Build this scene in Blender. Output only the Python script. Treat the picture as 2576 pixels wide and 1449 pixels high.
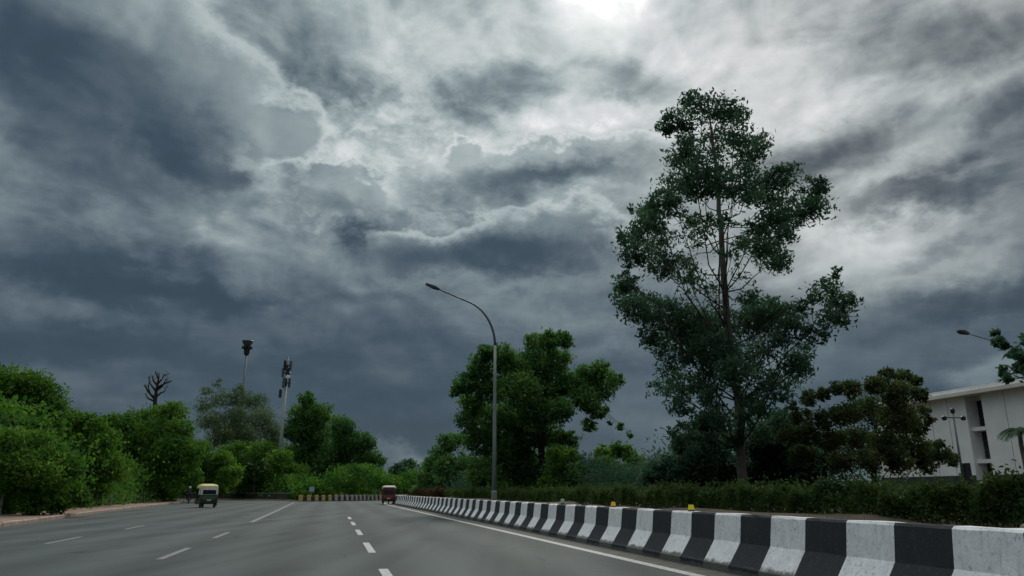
import bpy, math, random
import numpy as np
from mathutils import Vector, Matrix
R = math.radians
random.seed(7)
rng = np.random.default_rng(11)
for o in list(bpy.data.objects): bpy.data.objects.remove(o)
scene = bpy.context.scene
COL = scene.collection

# ------------------------------------------------------------------ camera
W_, H_, F_ = 2576.0, 1449.0, 1874.0          # picture units used when measuring the photograph
CAM_H, PITCH = 1.2, R(15.3)
cam = bpy.data.cameras.new('camera'); cam.sensor_width = 36.0; cam.lens = 36.0*F_/W_
cam.clip_start = 0.1; cam.clip_end = 5000
camo = bpy.data.objects.new('camera', cam); COL.objects.link(camo)
camo.location = (0, 0, CAM_H); camo.rotation_euler = (R(90)+PITCH, 0, 0)
scene.camera = camo
SP, CP = math.sin(PITCH), math.cos(PITCH)
def ray(px, py):
    u = (px-W_/2)/F_; v = (H_/2-py)/F_
    return Vector((u, CP-v*SP, SP+v*CP))
def P(px, py, t): return Vector((0, 0, CAM_H))+ray(px, py)*t
def azel(px, py):
    d = ray(px, py).normalized()
    return math.degrees(math.atan2(d.x, d.y)), math.degrees(math.asin(d.z))

# ------------------------------------------------------------------ world: storm clouds over a Nishita sky
SUN_AZ, SUN_EL = azel(1500, 10)
world = bpy.data.worlds.new('World'); scene.world = world; world.use_nodes = True
world.cycles.sampling_method = 'MANUAL'; world.cycles.sample_map_resolution = 256
nt = world.node_tree; nt.nodes.clear()
def N(tp, **kw):
    n = nt.nodes.new(tp)
    for k, v in kw.items(): setattr(n, k, v)
    return n
def L(a, b): nt.links.new(a, b)
def setin(n, i, v):
    if isinstance(v, bpy.types.NodeSocket): L(v, n.inputs[i])
    else: n.inputs[i].default_value = v
def M(op, a, b=0.0, c=0.0, clamp=False):
    n = N('ShaderNodeMath', operation=op, use_clamp=clamp)
    setin(n, 0, a); setin(n, 1, b)
    if len(n.inputs) > 2: setin(n, 2, c)
    return n.outputs[0]
def VM(op, a, b=None, scale=None):
    n = N('ShaderNodeVectorMath', operation=op)
    setin(n, 0, a)
    if b is not None: setin(n, 1, b)
    if scale is not None: setin(n, 3, scale)
    return n.outputs['Value'] if op in ('LENGTH', 'DOT_PRODUCT') else n.outputs[0]
def SS(x, a, b, lo=0.0, hi=1.0):
    n = N('ShaderNodeMapRange', interpolation_type='SMOOTHSTEP')
    setin(n, 0, x); n.inputs[1].default_value = a; n.inputs[2].default_value = b
    setin(n, 3, lo); setin(n, 4, hi)
    return n.outputs[0]
def MIX(f, a, b):
    n = N('ShaderNodeMix', data_type='FLOAT'); setin(n, 0, f); setin(n, 2, a); setin(n, 3, b)
    return n.outputs[0]
def NOISE(vec, scale, detail=6, rough=0.55, dist=0.0, col=False):
    n = N('ShaderNodeTexNoise'); setin(n, 'Vector', vec)
    n.inputs['Scale'].default_value = scale; n.inputs['Detail'].default_value = detail
    n.inputs['Roughness'].default_value = rough; n.inputs['Distortion'].default_value = dist
    return n.outputs['Color'] if col else n.outputs['Fac']
tc = N('ShaderNodeTexCoord').outputs['Generated']
dirn = VM('NORMALIZE', tc)
sep = N('ShaderNodeSeparateXYZ'); L(dirn, sep.inputs[0])
az = M('MULTIPLY', M('ARCTAN2', sep.outputs[0], sep.outputs[1]), 180/math.pi)
el = M('MULTIPLY', M('ARCSINE', sep.outputs[2]), 180/math.pi)
ae = N('ShaderNodeCombineXYZ'); L(az, ae.inputs[0]); L(el, ae.inputs[1]); ae = ae.outputs[0]
flat = VM('MULTIPLY', dirn, (1.0, 1.0, 1.55))
w1 = VM('SUBTRACT', NOISE(flat, 3.2, 3, 0.55, col=True), (0.5, 0.5, 0.5))
w2 = VM('SUBTRACT', NOISE(flat, 11.0, 5, 0.62, col=True), (0.5, 0.5, 0.5))
def warp(a, b):
    return VM('ADD', VM('ADD', ae, VM('MULTIPLY', w1, (a*1.3, a, 0))), VM('MULTIPLY', w2, (b*1.3, b, 0)))
pw = warp(6.0, 5.0)        # soft clouds
pc = warp(3.5, 6.0)        # crisp cumulus edges
def ell(vec, px, py, rx, ry, rot=0.0):
    a0, e0 = azel(px, py)
    ax = (azel(px+rx, py)[0]-azel(px-rx, py)[0])/2; ey = (azel(px, py-ry)[1]-azel(px, py+ry)[1])/2
    if abs(rot) < 1:
        n = N('ShaderNodeVectorMath', operation='MULTIPLY_ADD'); setin(n, 0, vec); setin(n, 1, (1/ax, 1/ey, 0)); setin(n, 2, (-a0/ax, -e0/ey, 0))
        return VM('LENGTH', n.outputs[0])
    co, si = math.cos(R(rot)), math.sin(R(rot))
    c_ = N('ShaderNodeCombineXYZ')
    L(M('SUBTRACT', VM('DOT_PRODUCT', vec, (co/ax, si/ax, 0)), (a0*co+e0*si)/ax), c_.inputs[0])
    L(M('SUBTRACT', VM('DOT_PRODUCT', vec, (-si/ey, co/ey, 0)), (-a0*si+e0*co)/ey), c_.inputs[1])
    return VM('LENGTH', c_.outputs[0])
ramp = N('ShaderNodeValToRGB'); L(M('DIVIDE', M('MAXIMUM', el, 0.0), 90.0), ramp.inputs[0])
cr = ramp.color_ramp; cr.interpolation = 'EASE'
pts = [(0, .36), (3.5, .310), (9, .32), (14, .40), (19, .50), (26, .59), (34, .65), (50, .86), (90, .92)]
while len(cr.elements) < len(pts): cr.elements.new(0.5)
for e, (p, v) in zip(cr.elements, pts): e.position = p/90; e.color = (v, v, v, 1)
base = ramp.outputs[0]
big = NOISE(flat, 2.3, 4, 0.58, 0.4); med = NOISE(flat, 7.0, 7, 0.62, 0.5); bilw = NOISE(VM('ADD', flat, VM('SCALE', w2, scale=.10)), 13.0, 4, 0.6)
bil = M('ABSOLUTE', M('SUBTRACT', M('MULTIPLY', bilw, 2.0), 1.0))
sunv = Vector((math.sin(R(SUN_AZ))*math.cos(R(SUN_EL)), math.cos(R(SUN_AZ))*math.cos(R(SUN_EL)), math.sin(R(SUN_EL))))
tosun = VM('NORMALIZE', VM('SUBTRACT', tuple(sunv), dirn))
fl2 = VM('MULTIPLY', VM('ADD', dirn, VM('SCALE', tosun, scale=.045)), (1.0, 1.0, 1.55))
fl3 = VM('MULTIPLY', VM('ADD', dirn, VM('SCALE', tosun, scale=.016)), (1.0, 1.0, 1.55))
heapA = M('SUBTRACT', NOISE(flat, 4.6, 5, .50, .35), NOISE(fl2, 4.6, 5, .50, .35))
heapB = M('SUBTRACT', NOISE(flat, 12.0, 4, .52, .35), NOISE(fl3, 12.0, 4, .52, .35))
heap = M('ADD', M('MULTIPLY', heapA, .44), M('MULTIPLY', heapB, .50))
heap = M('MINIMUM', M('MAXIMUM', heap, -.17), .19)
hi = SS(el, 5, 24, 0.3, 1.0)
det = M('ADD', M('ADD', M('MULTIPLY', M('SUBTRACT', big, .5), .30), M('MULTIPLY', M('SUBTRACT', med, .5), .20)), heap)
det = M('ADD', det, M('MULTIPLY', M('SUBTRACT', bil, .18), .08))
strat = NOISE(VM('MULTIPLY', dirn, (1.0, 1.0, 6.5)), 4.2, 5, .58, .3)
Lum = M('ADD', M('ADD', base, M('MULTIPLY', det, hi)), M('MULTIPLY', M('SUBTRACT', strat, .5), SS(el, 12, 30, .15, .06)))
soft = [  # px, py, rx, ry, rot, amplitude
    (1560, 170, 560, 240, 0, .17), (1500, 50, 230, 100, 0, .08), (1800, 330, 420, 200, 0, .08), (1000, 100, 330, 110, 0, .05),
    (900, 300, 240, 220, 0, .03), (980, 430, 330, 190, 0, .13), (2250, 620, 460, 190, 0, .20), (1900, 640, 500, 200, 0, .12), (2200, 260, 360, 140, 0, .17), (2350, 400, 300, 60, 8, .10), (820, 170, 190, 150, 0, -.12), (1950, 170, 300, 100, 0, .06),
    (1230, 270, 150, 90, 0, -.20), (1570, 240, 170, 60, -12, -.20), (1420, 330, 330, 45, 8, .12), (1640, 430, 110, 50, 0, -.10),
    (2070, 385, 230, 95, 10, -.20), (1980, 430, 140, 50, 0, -.06), (2290, 505, 280, 60, 4, -.26), (2390, 110, 330, 100, 0, -.15), (2100, 60, 240, 40, 0, -.06), (2540, 270, 150, 90, 0, -.12), (2240, 330, 110, 40, 20, -.06),
    (2460, 745, 290, 60, 8, -.13), (2350, 625, 240, 30, 10, -.08), (2200, 900, 500, 110, 0, .03), (1750, 1000, 420, 120, 0, .07),
    (1300, 770, 240, 80, 0, .06), (1450, 860, 260, 80, 0, .10), (1000, 930, 360, 130, 0, -.03), (1000, 1130, 130, 26, 0, .10),
     (780, 520, 130, 110, 0, .02), (150, 1000, 260, 60, 0, .06), (2520, 960, 140, 60, 0, .16), (750, 1010, 400, 70, 0, .0),
]
for (x, y, rx, ry, ro, a) in soft:
    if a: Lum = M('ADD', Lum, SS(ell(pw, x, y, rx, ry, ro), 0.25, 1.25, a, 0.0))
def union(parts, vec):
    s = None
    for (x, y, rx, ry, ro) in parts:
        d = ell(vec, x, y, rx, ry, ro)
        if s is None: s = d
        else:
            n = N('ShaderNodeMath', operation='SMOOTH_MIN'); setin(n, 0, s); setin(n, 1, d); n.inputs[2].default_value = .4
            s = n.outputs[0]
    return s
def cloud(Lum, parts, body, rim, darks=(), rim_w=.2, crisp=.06, melt=.7, k=.5, sun=(0.0, 1.0), c=(0, 0), lo=-2.0, hi=2.0):
    """a cloud body: crisp bright edge on the side toward the sun, thick dark patches inside, melting away on the far side"""
    s = union(parts, pc); a0, e0 = azel(*c)
    lit = SS(VM('DOT_PRODUCT', VM('SUBTRACT', pc, (a0, e0, 0)), (sun[0], sun[1], 0)), lo, hi)
    mask = SS(M('MULTIPLY_ADD', M('DIVIDE', M('SUBTRACT', 1.0, s), MIX(lit, melt, crisp)), .5, .5, clamp=True), 0.0, 1.0)
    b = M('ADD', body, M('MULTIPLY', M('MULTIPLY', SS(s, 1.0-rim_w, 1.0), lit), rim))
    b = M('ADD', b, M('MULTIPLY', det, k))
    for (x, y, rx, ry, ro, a) in darks: b = M('ADD', b, SS(ell(pw, x, y, rx, ry, ro), 0.15, 1.15, a, 0.0))
    return MIX(mask, Lum, b)
mid = SS(ell(pw, 960, 430, 420, 300, 0), .35, 1.1, 1.0, 0.0)
Lum = M('ADD', Lum, M('MULTIPLY', mid, M('MULTIPLY', M('SUBTRACT', bil, .24), .40)))
# layered shelf low on the left
for (x, y, rx, ry, ro, a) in [(150, 600, 760, 300, 0, -.05), (300, 330, 520, 300, 0, -.05), (360, 580, 480, 60, 0, .05), (560, 640, 300, 60, 0, .03), (300, 690, 600, 110, -3, -.06), (250, 710, 560, 50, -3, -.06), (300, 880, 560, 120, 0, -.03), (500, 735, 300, 36, -4, -.08), (200, 800, 420, 45, 0, .05), (250, 900, 400, 60, 0, -.03)]:
    Lum = M('ADD', Lum, SS(ell(pw, x, y, rx, ry, ro), 0.2, 1.2, a, 0.0))
# bank on the left, lit along its right edge
Lum = cloud(Lum, [(150, 60, 470, 330, 0), (420, 240, 300, 220, 0), (690, 320, 140, 100, 0), (480, 420, 190, 100, 0)], .58, .19,
    [(210, 270, 600, 300, -20, -.25), (60, 90, 420, 200, 0, -.08), (540, 430, 260, 110, -14, -.15), (250, 400, 460, 120, -8, -.05)], .36, .12, .9, .35, sun=(.85, .5), c=(560, 400), lo=-2.5, hi=3.0)
# smaller heaps and the long dark cloud in the middle
Lum = cloud(Lum, [(840, 450, 105, 60, 0), (930, 470, 80, 50, 0)], .56, .22, [(850, 500, 120, 40, 0, -.10)], .35, .09, .9, .6, c=(860, 445), lo=-1.2, hi=1.2)
Lum = cloud(Lum, [(1370, 425, 300, 62, 4), (1180, 395, 80, 45, 0)], .62, .20, [(1350, 465, 390, 56, 2, -.28)], .35, .08, .9, .4, c=(1330, 420), lo=-1.2, hi=1.0)
Lum = M('ADD', Lum, SS(ell(pw, 890, 600, 70, 80, -25), 0.1, 1.1, -.15, 0.0))
Lum = cloud(Lum, [(1330, 615, 230, 95, 2), (1050, 635, 150, 70, 10), (1450, 590, 110, 75, 0)], .51, .19, [(1260, 645, 400, 80, 2, -.22), (1430, 610, 180, 80, 0, -.05)], .50, .11, .8, .35, c=(1240, 610), lo=-1.0, hi=.8)
Lum = M('ADD', Lum, SS(ell(pw, 1250, 710, 420, 34, 0), 0.2, 1.2, .06, 0.0))
glow = SS(ell(pw, 1495, -35, 270, 120, 0), 0.0, 1.2, .44, 0.0)
Lum = M('ADD', Lum, glow)
n_ = N('ShaderNodeMath', operation='SMOOTH_MAX'); setin(n_, 0, Lum); n_.inputs[1].default_value = .265; n_.inputs[2].default_value = .14
Lum = M('MINIMUM', n_.outputs[0], 1.0)
def s2l(c): return tuple(((v/255)/12.92 if v/255 <= .04045 else ((v/255+.055)/1.055)**2.4) for v in c)
cramp = N('ShaderNodeValToRGB'); L(Lum, cramp.inputs[0]); cr = cramp.color_ramp
stops = [(.2, (36, 52, 64)), (.30, (54, 75, 91)), (.40, (83, 101, 113)), (.52, (117, 134, 141)), (.64, (152, 168, 171)), (.76, (188, 199, 200)), (.88, (216, 219, 222)), (1.0, (255, 255, 252))]
while len(cr.elements) < len(stops): cr.elements.new(0.5)
for e, (p, c) in zip(cr.elements, stops): e.position = p; e.color = (*s2l(c), 1)
SKY_STR = 0.1
hsn = N('ShaderNodeHueSaturation'); L(cramp.outputs[0], hsn.inputs['Color'])
L(M('SUBTRACT', .84, M('MULTIPLY', M('MULTIPLY', SS(az, 2, 24), SS(el, 9, 18)), M('MULTIPLY', big, .85))), hsn.inputs['Saturation'])
cl = VM('SCALE', hsn.outputs[0], scale=SS(el, 37, 65, 1.0/SKY_STR, 1.55/SKY_STR))   # unseen overhead sky brightened to light the ground; overcast is brightest there
core = SS(VM('DOT_PRODUCT', dirn, tuple(Vector((math.sin(R(SUN_AZ))*math.cos(R(SUN_EL)), math.cos(R(SUN_AZ))*math.cos(R(SUN_EL)), math.sin(R(SUN_EL)))))), .9970, 1.0, 0.0, 2.5)
cl = VM('ADD', cl, VM('SCALE', (1.0, .97, .9), scale=core))
sky = N('ShaderNodeTexSky', sky_type='NISHITA'); sky.sun_disc = False
sky.sun_elevation = R(SUN_EL); sky.sun_rotation = R(SUN_AZ); sky.air_density = 1.0; sky.dust_density = .3
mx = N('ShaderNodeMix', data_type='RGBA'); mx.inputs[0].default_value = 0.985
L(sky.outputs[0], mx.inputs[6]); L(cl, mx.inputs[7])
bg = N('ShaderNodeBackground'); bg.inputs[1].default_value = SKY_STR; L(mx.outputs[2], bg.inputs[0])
wo = N('ShaderNodeOutputWorld'); L(bg.outputs[0], wo.inputs[0])

# ------------------------------------------------------------------ sun behind thin cloud, exposure
sl = bpy.data.lights.new('sun', 'SUN'); sl.energy = 1.5; sl.angle = R(14); sl.color = (1.0, .95, .86)
so = bpy.data.objects.new('sun', sl); COL.objects.link(so); so.location = (10, 60, 60)
so.rotation_euler = Vector((math.sin(R(SUN_AZ))*math.cos(R(SUN_EL)), math.cos(R(SUN_AZ))*math.cos(R(SUN_EL)), math.sin(R(SUN_EL)))).to_track_quat('Z', 'Y').to_euler()
vs = scene.view_settings; vs.view_transform = 'Standard'; vs.look = 'None'; vs.exposure = 0.0; vs.gamma = 1.0; vs.use_curve_mapping = False
scene.render.engine = 'CYCLES'
cy = scene.cycles; cy.max_bounces = 7; cy.diffuse_bounces = 5; cy.glossy_bounces = 2; cy.transmission_bounces = 4; cy.transparent_max_bounces = 4; cy.caustics_reflective = False; cy.caustics_refractive = False

# ------------------------------------------------------------------ materials
def mat(name, col, rough=.8, var=.25, scale=3.0, bump=0.0, bscale=40.0, metal=0.0, col2=None, detail=6, coord='Object', spec=.4, rnd=False):
    m = bpy.data.materials.new(name); m.use_nodes = True; t = m.node_tree; b = t.nodes['Principled BSDF']
    b.inputs['Roughness'].default_value = rough; b.inputs['Metallic'].default_value = metal
    b.inputs['Specular IOR Level'].default_value = spec
    tcn = t.nodes.new('ShaderNodeTexCoord'); src = tcn.outputs[coord]
    if rnd:
        oi = t.nodes.new('ShaderNodeObjectInfo'); ad = t.nodes.new('ShaderNodeVectorMath'); ad.operation = 'MULTIPLY_ADD'
        t.links.new(oi.outputs['Random'], ad.inputs[0]); ad.inputs[1].default_value = (37, 71, 13); t.links.new(src, ad.inputs[2]); src = ad.outputs[0]
    nz = t.nodes.new('ShaderNodeTexNoise'); nz.inputs['Scale'].default_value = scale; nz.inputs['Detail'].default_value = detail; nz.inputs['Roughness'].default_value = .62
    t.links.new(src, nz.inputs['Vector'])
    rp = t.nodes.new('ShaderNodeValToRGB'); rp.color_ramp.elements[0].position = .3; rp.color_ramp.elements[1].position = .7
    c2 = col2 or tuple(min(1, c*(1+var)) for c in col); c1 = col if col2 else tuple(c*(1-var) for c in col)
    rp.color_ramp.elements[0].color = (*c1, 1); rp.color_ramp.elements[1].color = (*c2, 1)
    t.links.new(nz.outputs['Fac'], rp.inputs[0]); t.links.new(rp.outputs[0], b.inputs['Base Color'])
    if bump:
        n2 = t.nodes.new('ShaderNodeTexNoise'); n2.inputs['Scale'].default_value = bscale; n2.inputs['Detail'].default_value = 5
        t.links.new(src, n2.inputs['Vector'])
        bp = t.nodes.new('ShaderNodeBump'); bp.inputs['Strength'].default_value = bump; bp.inputs['Distance'].default_value = .02
        t.links.new(n2.outputs['Fac'], bp.inputs['Height']); t.links.new(bp.outputs[0], b.inputs['Normal'])
    return m
def asphalt_mat():
    m = mat('asphalt', (.078, .082, .080), .62, .0, 1.0, .35, 160.0, spec=.22); t = m.node_tree; b = t.nodes['Principled BSDF']
    tcn = t.nodes.new('ShaderNodeTexCoord')
    def nz(scale, stretch, det=6):
        mp = t.nodes.new('ShaderNodeMapping'); mp.inputs['Rotation'].default_value = (0, 0, R(-13.1)); mp.inputs['Scale'].default_value = stretch
        t.links.new(tcn.outputs['Object'], mp.inputs[0])
        n = t.nodes.new('ShaderNodeTexNoise'); n.inputs['Scale'].default_value = scale; n.inputs['Detail'].default_value = det; t.links.new(mp.outputs[0], n.inputs['Vector']); return n.outputs['Fac']
    a = nz(.22, (1, .6, 1)); s = nz(1.2, (1, .03, 1), 4); g = nz(90, (1, 1, 1), 3)
    def mth(op, x, y):
        n = t.nodes.new('ShaderNodeMath'); n.operation = op
        for i, v in enumerate((x, y)):
            if isinstance(v, (int, float)): n.inputs[i].default_value = v
            else: t.links.new(v, n.inputs[i])
        return n.outputs[0]
    f = mth('ADD', mth('MULTIPLY', mth('SUBTRACT', a, .5), .55), mth('MULTIPLY', mth('SUBTRACT', s, .5), .75))
    f = mth('ADD', mth('ADD', f, mth('MULTIPLY', mth('SUBTRACT', g, .5), .35)), .5)
    mp = t.nodes.new('ShaderNodeMapping'); mp.inputs['Rotation'].default_value = (0, 0, R(-13.1)); t.links.new(tcn.outputs['Object'], mp.inputs[0])
    sx = t.nodes.new('ShaderNodeSeparateXYZ'); t.links.new(mp.outputs[0], sx.inputs[0])
    wp = mth('SINE', mth('ADD', mth('MULTIPLY', sx.outputs[0], 2*math.pi/1.95), mth('MULTIPLY', a, 3.0)), 0.0)      # wheel paths polished along the lanes
    f = mth('ADD', f, mth('MULTIPLY', wp, .10))
    vo = t.nodes.new('ShaderNodeTexVoronoi'); vo.feature = 'DISTANCE_TO_EDGE'; vo.inputs['Scale'].default_value = .35; wv = t.nodes.new('ShaderNodeVectorMath'); wv.operation = 'ADD'
    wn = t.nodes.new('ShaderNodeTexNoise'); wn.inputs['Scale'].default_value = 1.3; wn.inputs['Detail'].default_value = 5; t.links.new(tcn.outputs['Object'], wn.inputs['Vector']); t.links.new(tcn.outputs['Object'], wv.inputs[0]); t.links.new(wn.outputs['Color'], wv.inputs[1]); t.links.new(wv.outputs[0], vo.inputs['Vector'])
    ck = t.nodes.new('ShaderNodeMapRange'); t.links.new(vo.outputs['Distance'], ck.inputs[0]); ck.inputs[1].default_value = .0; ck.inputs[2].default_value = .012; ck.inputs[3].default_value = -.35; ck.inputs[4].default_value = 0
    cm = t.nodes.new('ShaderNodeMapRange'); t.links.new(nz(.3, (1, 1, 1), 2), cm.inputs[0]); cm.inputs[1].default_value = .5; cm.inputs[2].default_value = .6
    f = mth('ADD', f, mth('MULTIPLY', ck.outputs[0], cm.outputs[0]))                                                # hairline cracks here and there
    st = t.nodes.new('ShaderNodeMapRange'); t.links.new(nz(.9, (1, .35, 1), 5), st.inputs[0]); st.inputs[1].default_value = .62; st.inputs[2].default_value = .72; st.inputs[3].default_value = 0; st.inputs[4].default_value = -.22
    f = mth('ADD', f, st.outputs[0])                                                                                # oil and damp stains
    rp = t.nodes.new('ShaderNodeValToRGB'); rp.color_ramp.elements[0].position = .25; rp.color_ramp.elements[1].position = .75
    rp.color_ramp.elements[0].color = (.026, .037, .037, 1); rp.color_ramp.elements[1].color = (.078, .098, .097, 1)
    t.links.new(f, rp.inputs[0]); t.links.new(rp.outputs[0], b.inputs['Base Color'])
    rr = t.nodes.new('ShaderNodeMapRange'); t.links.new(a, rr.inputs[0]); rr.inputs[3].default_value = .70; rr.inputs[4].default_value = .88
    t.links.new(rr.outputs[0], b.inputs['Roughness'])
    return m
def paint_mat(name, col, under, edge, wear):
    """barrier paint: scuffed, streaked, ends unevenly above the raw concrete toe"""
    m = mat(name, col, .78, .12, 6.0, .25, 30.0, rnd=True); t = m.node_tree; b = t.nodes['Principled BSDF']
    base_l = b.inputs['Base Color'].links[0].from_socket
    tcn = t.nodes.new('ShaderNodeTexCoord'); oi = t.nodes.new('ShaderNodeObjectInfo')
    ad = t.nodes.new('ShaderNodeVectorMath'); ad.operation = 'MULTIPLY_ADD'; t.links.new(oi.outputs['Random'], ad.inputs[0]); ad.inputs[1].default_value = (57, 31, 83); t.links.new(tcn.outputs['Object'], ad.inputs[2])
    def nz(sc, scale, det=6):
        mp = t.nodes.new('ShaderNodeMapping'); mp.inputs['Scale'].default_value = sc; t.links.new(ad.outputs[0], mp.inputs[0])
        n = t.nodes.new('ShaderNodeTexNoise'); n.inputs['Scale'].default_value = scale; n.inputs['Detail'].default_value = det; n.inputs['Roughness'].default_value = .65; t.links.new(mp.outputs[0], n.inputs['Vector']); return n.outputs['Fac']
    def ss(x, a, c):
        r = t.nodes.new('ShaderNodeMapRange'); r.interpolation_type = 'SMOOTHSTEP'; t.links.new(x, r.inputs[0]); r.inputs[1].default_value = a; r.inputs[2].default_value = c; return r.outputs[0]
    def mix(f, a, c):
        x = t.nodes.new('ShaderNodeMix'); x.data_type = 'RGBA'; t.links.new(f, x.inputs[0])
        for i, v in ((6, a), (7, c)):
            if isinstance(v, tuple): x.inputs[i].default_value = (*v, 1)
            else: t.links.new(v, x.inputs[i])
        return x.outputs[2]
    sp = t.nodes.new('ShaderNodeSeparateXYZ'); t.links.new(tcn.outputs['Object'], sp.inputs[0])
    n1 = nz((1, 1, 1), 5.0); n2 = nz((1.2, 5, 5), 4.0); n3 = nz((4, 4, .35), 5.0)
    c = mix(ss(n2, .54, .72), base_l, tuple(v*wear for v in col))         # horizontal scuffs
    c = mix(ss(n3, .50, .75), c, tuple(v*(wear*.6+.4) for v in col))      # run-down streaks
    a1 = t.nodes.new('ShaderNodeMath'); a1.operation = 'MULTIPLY_ADD'; t.links.new(n1, a1.inputs[0]); a1.inputs[1].default_value = -.16; a1.inputs[2].default_value = .08
    a2 = t.nodes.new('ShaderNodeMath'); a2.operation = 'ADD'; t.links.new(sp.outputs[2], a2.inputs[0]); t.links.new(a1.outputs[0], a2.inputs[1])
    c = mix(ss(a2.outputs[0], edge+.03, edge-.03), c, under)
    t.links.new(c, b.inputs['Base Color'])
    return m
def leaf_mat(name, ca, cb, cc, trans=.38, rough=.75):
    m = bpy.data.materials.new(name); m.use_nodes = True; t = m.node_tree; t.nodes.clear()
    at = t.nodes.new('ShaderNodeAttribute'); at.attribute_name = 'tint'
    rp = t.nodes.new('ShaderNodeValToRGB'); e = rp.color_ramp.elements; e[0].position = 0; e[0].color = (*ca, 1); e[1].position = 1; e[1].color = (*cc, 1)
    k = rp.color_ramp.elements.new(.5); k.color = (*cb, 1); t.links.new(at.outputs['Fac'], rp.inputs[0])
    b = t.nodes.new('ShaderNodeBsdfPrincipled'); b.inputs['Roughness'].default_value = rough; b.inputs['Specular IOR Level'].default_value = .12; t.links.new(rp.outputs[0], b.inputs['Base Color'])
    tr = t.nodes.new('ShaderNodeBsdfTranslucent'); hs = t.nodes.new('ShaderNodeHueSaturation'); hs.inputs['Saturation'].default_value = 1.15; hs.inputs['Value'].default_value = 1.25
    t.links.new(rp.outputs[0], hs.inputs['Color']); t.links.new(hs.outputs[0], tr.inputs[0])
    ms = t.nodes.new('ShaderNodeMixShader'); ms.inputs[0].default_value = trans; t.links.new(b.outputs[0], ms.inputs[1]); t.links.new(tr.outputs[0], ms.inputs[2])
    o = t.nodes.new('ShaderNodeOutputMaterial'); t.links.new(ms.outputs[0], o.inputs[0])
    return m
MT = {}
MT['asphalt'] = asphalt_mat()
MT['line'] = mat('road_paint', (.22, .23, .225), .75, .3, 11, col2=(.52, .53, .515), detail=9)
MT['line_worn'] = mat('worn_road_paint', (.10, .105, .10), .75, .3, 7, col2=(.24, .25, .245), detail=9)
MT['soil'] = mat('soil', (.030, .025, .016), .95, .4, 1.6, .6, 14, col2=(.085, .066, .040))
MT['earth_grass'] = mat('rough_grass', (.03, .045, .015), .95, .4, .5, .5, 9, col2=(.085, .075, .035))
MT['kerb'] = mat('kerb_concrete', (.22, .15, .115), .85, .3, 2.5, .3, 25, rnd=True, col2=(.38, .30, .25))
MT['pavers'] = mat('red_pavers', (.16, .10, .075), .9, .3, 1.2, .3, 20, col2=(.25, .18, .14))
MT['concrete'] = mat('raw_concrete', (.16, .16, .145), .9, .25, 5, .4, 30)
MT['white_block'] = paint_mat('white_barrier_paint', (.78, .80, .81), (.12, .125, .11), .155, .48)
MT['black_block'] = paint_mat('black_barrier_paint', (.022, .026, .030), (.10, .10, .095), .05, 2.2)
MT['yellow_block'] = paint_mat('yellow_barrier_paint', (.42, .33, .10), (.13, .13, .12), .10, .7)
MT['pink_block'] = paint_mat('faded_barrier_paint', (.36, .31, .27), (.13, .13, .12), .10, .7)
MT['galv'] = mat('galvanised_steel', (.20, .24, .22), .55, .12, 4, metal=.1)
MT['dark_metal'] = mat('dark_metal', (.02, .024, .028), .5, .2, 5, metal=.3)
MT['grey_metal'] = mat('grey_metal', (.09, .11, .12), .5, .2, 5, metal=.4)
MT['bark'] = mat('pale_bark', (.07, .065, .055), .9, .35, 3, .8, 12, col2=(.20, .19, .17))
MT['bark_dark'] = mat('dark_bark', (.05, .04, .03), .95, .35, 4, .8, 14)
MT['white_wall'] = mat('white_render', (.78, .78, .77), .85, .08, .6, .1, 8)
MT['cream'] = mat('roof_slab_render', (.66, .65, .60), .85, .1, .6)
MT['shadow_gap_band'] = mat('dark_shadow_gap', (.04, .04, .045), .8, .2, 2)
MT['glass'] = mat('dark_glass', (.012, .015, .018), .12, .1, 2, spec=.6)
MT['frame'] = mat('window_frame', (.14, .14, .14), .5, .1, 2)
MT['yellow'] = mat('yellow_canopy', (.62, .58, .22), .6, .12, 4)
MT['cream_vinyl'] = mat('cream_vinyl', (.55, .54, .46), .7, .12, 4)
MT['green_paint'] = mat('dark_green_paint', (.012, .05, .03), .35, .2, 4)
MT['maroon'] = mat('maroon_paint', (.10, .018, .016), .45, .25, 4)
MT['tyre'] = mat('rubber', (.014, .014, .014), .85, .2, 9)
MT['chrome'] = mat('steel_rim', (.45, .45, .45), .35, .1, 5, metal=.9)
MT['red_lens'] = mat('red_lens', (.25, .01, .01), .25, .1, 5)
MT['plate'] = mat('number_plate', (.5, .45, .12), .5, .1, 5)
MT['orange'] = mat('amber_reflector', (.85, .50, .04), .35, .05, 6)
MT['yellow_refl'] = mat('yellow_reflector', (.85, .70, .03), .35, .05, 6)
MT['pale_refl'] = mat('pale_green_reflector', (.45, .58, .40), .35, .05, 6)
MT['post'] = mat('pale_stone_post', (.24, .25, .21), .9, .25, 5, .3, 30, rnd=True)
MT['moss_wall'] = mat('mossy_dark_wall', (.022, .024, .016), .95, .35, 2, .5, 14)
MT['stone'] = mat('rubble_stone', (.22, .18, .15), .9, .25, 6, .5, 20, rnd=True)
MT['skin'] = mat('skin', (.20, .11, .07), .6, .1, 6)
MT['shirt'] = mat('dark_shirt', (.02, .022, .028), .9, .2, 8)
MT['helmet'] = mat('pale_helmet', (.55, .60, .60), .35, .06, 5)
MT['sign'] = mat('pale_blue_sign', (.28, .38, .44), .5, .1, 4)
MT['white_paint'] = mat('white_enamel', (.68, .70, .72), .45, .06, 4)
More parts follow.
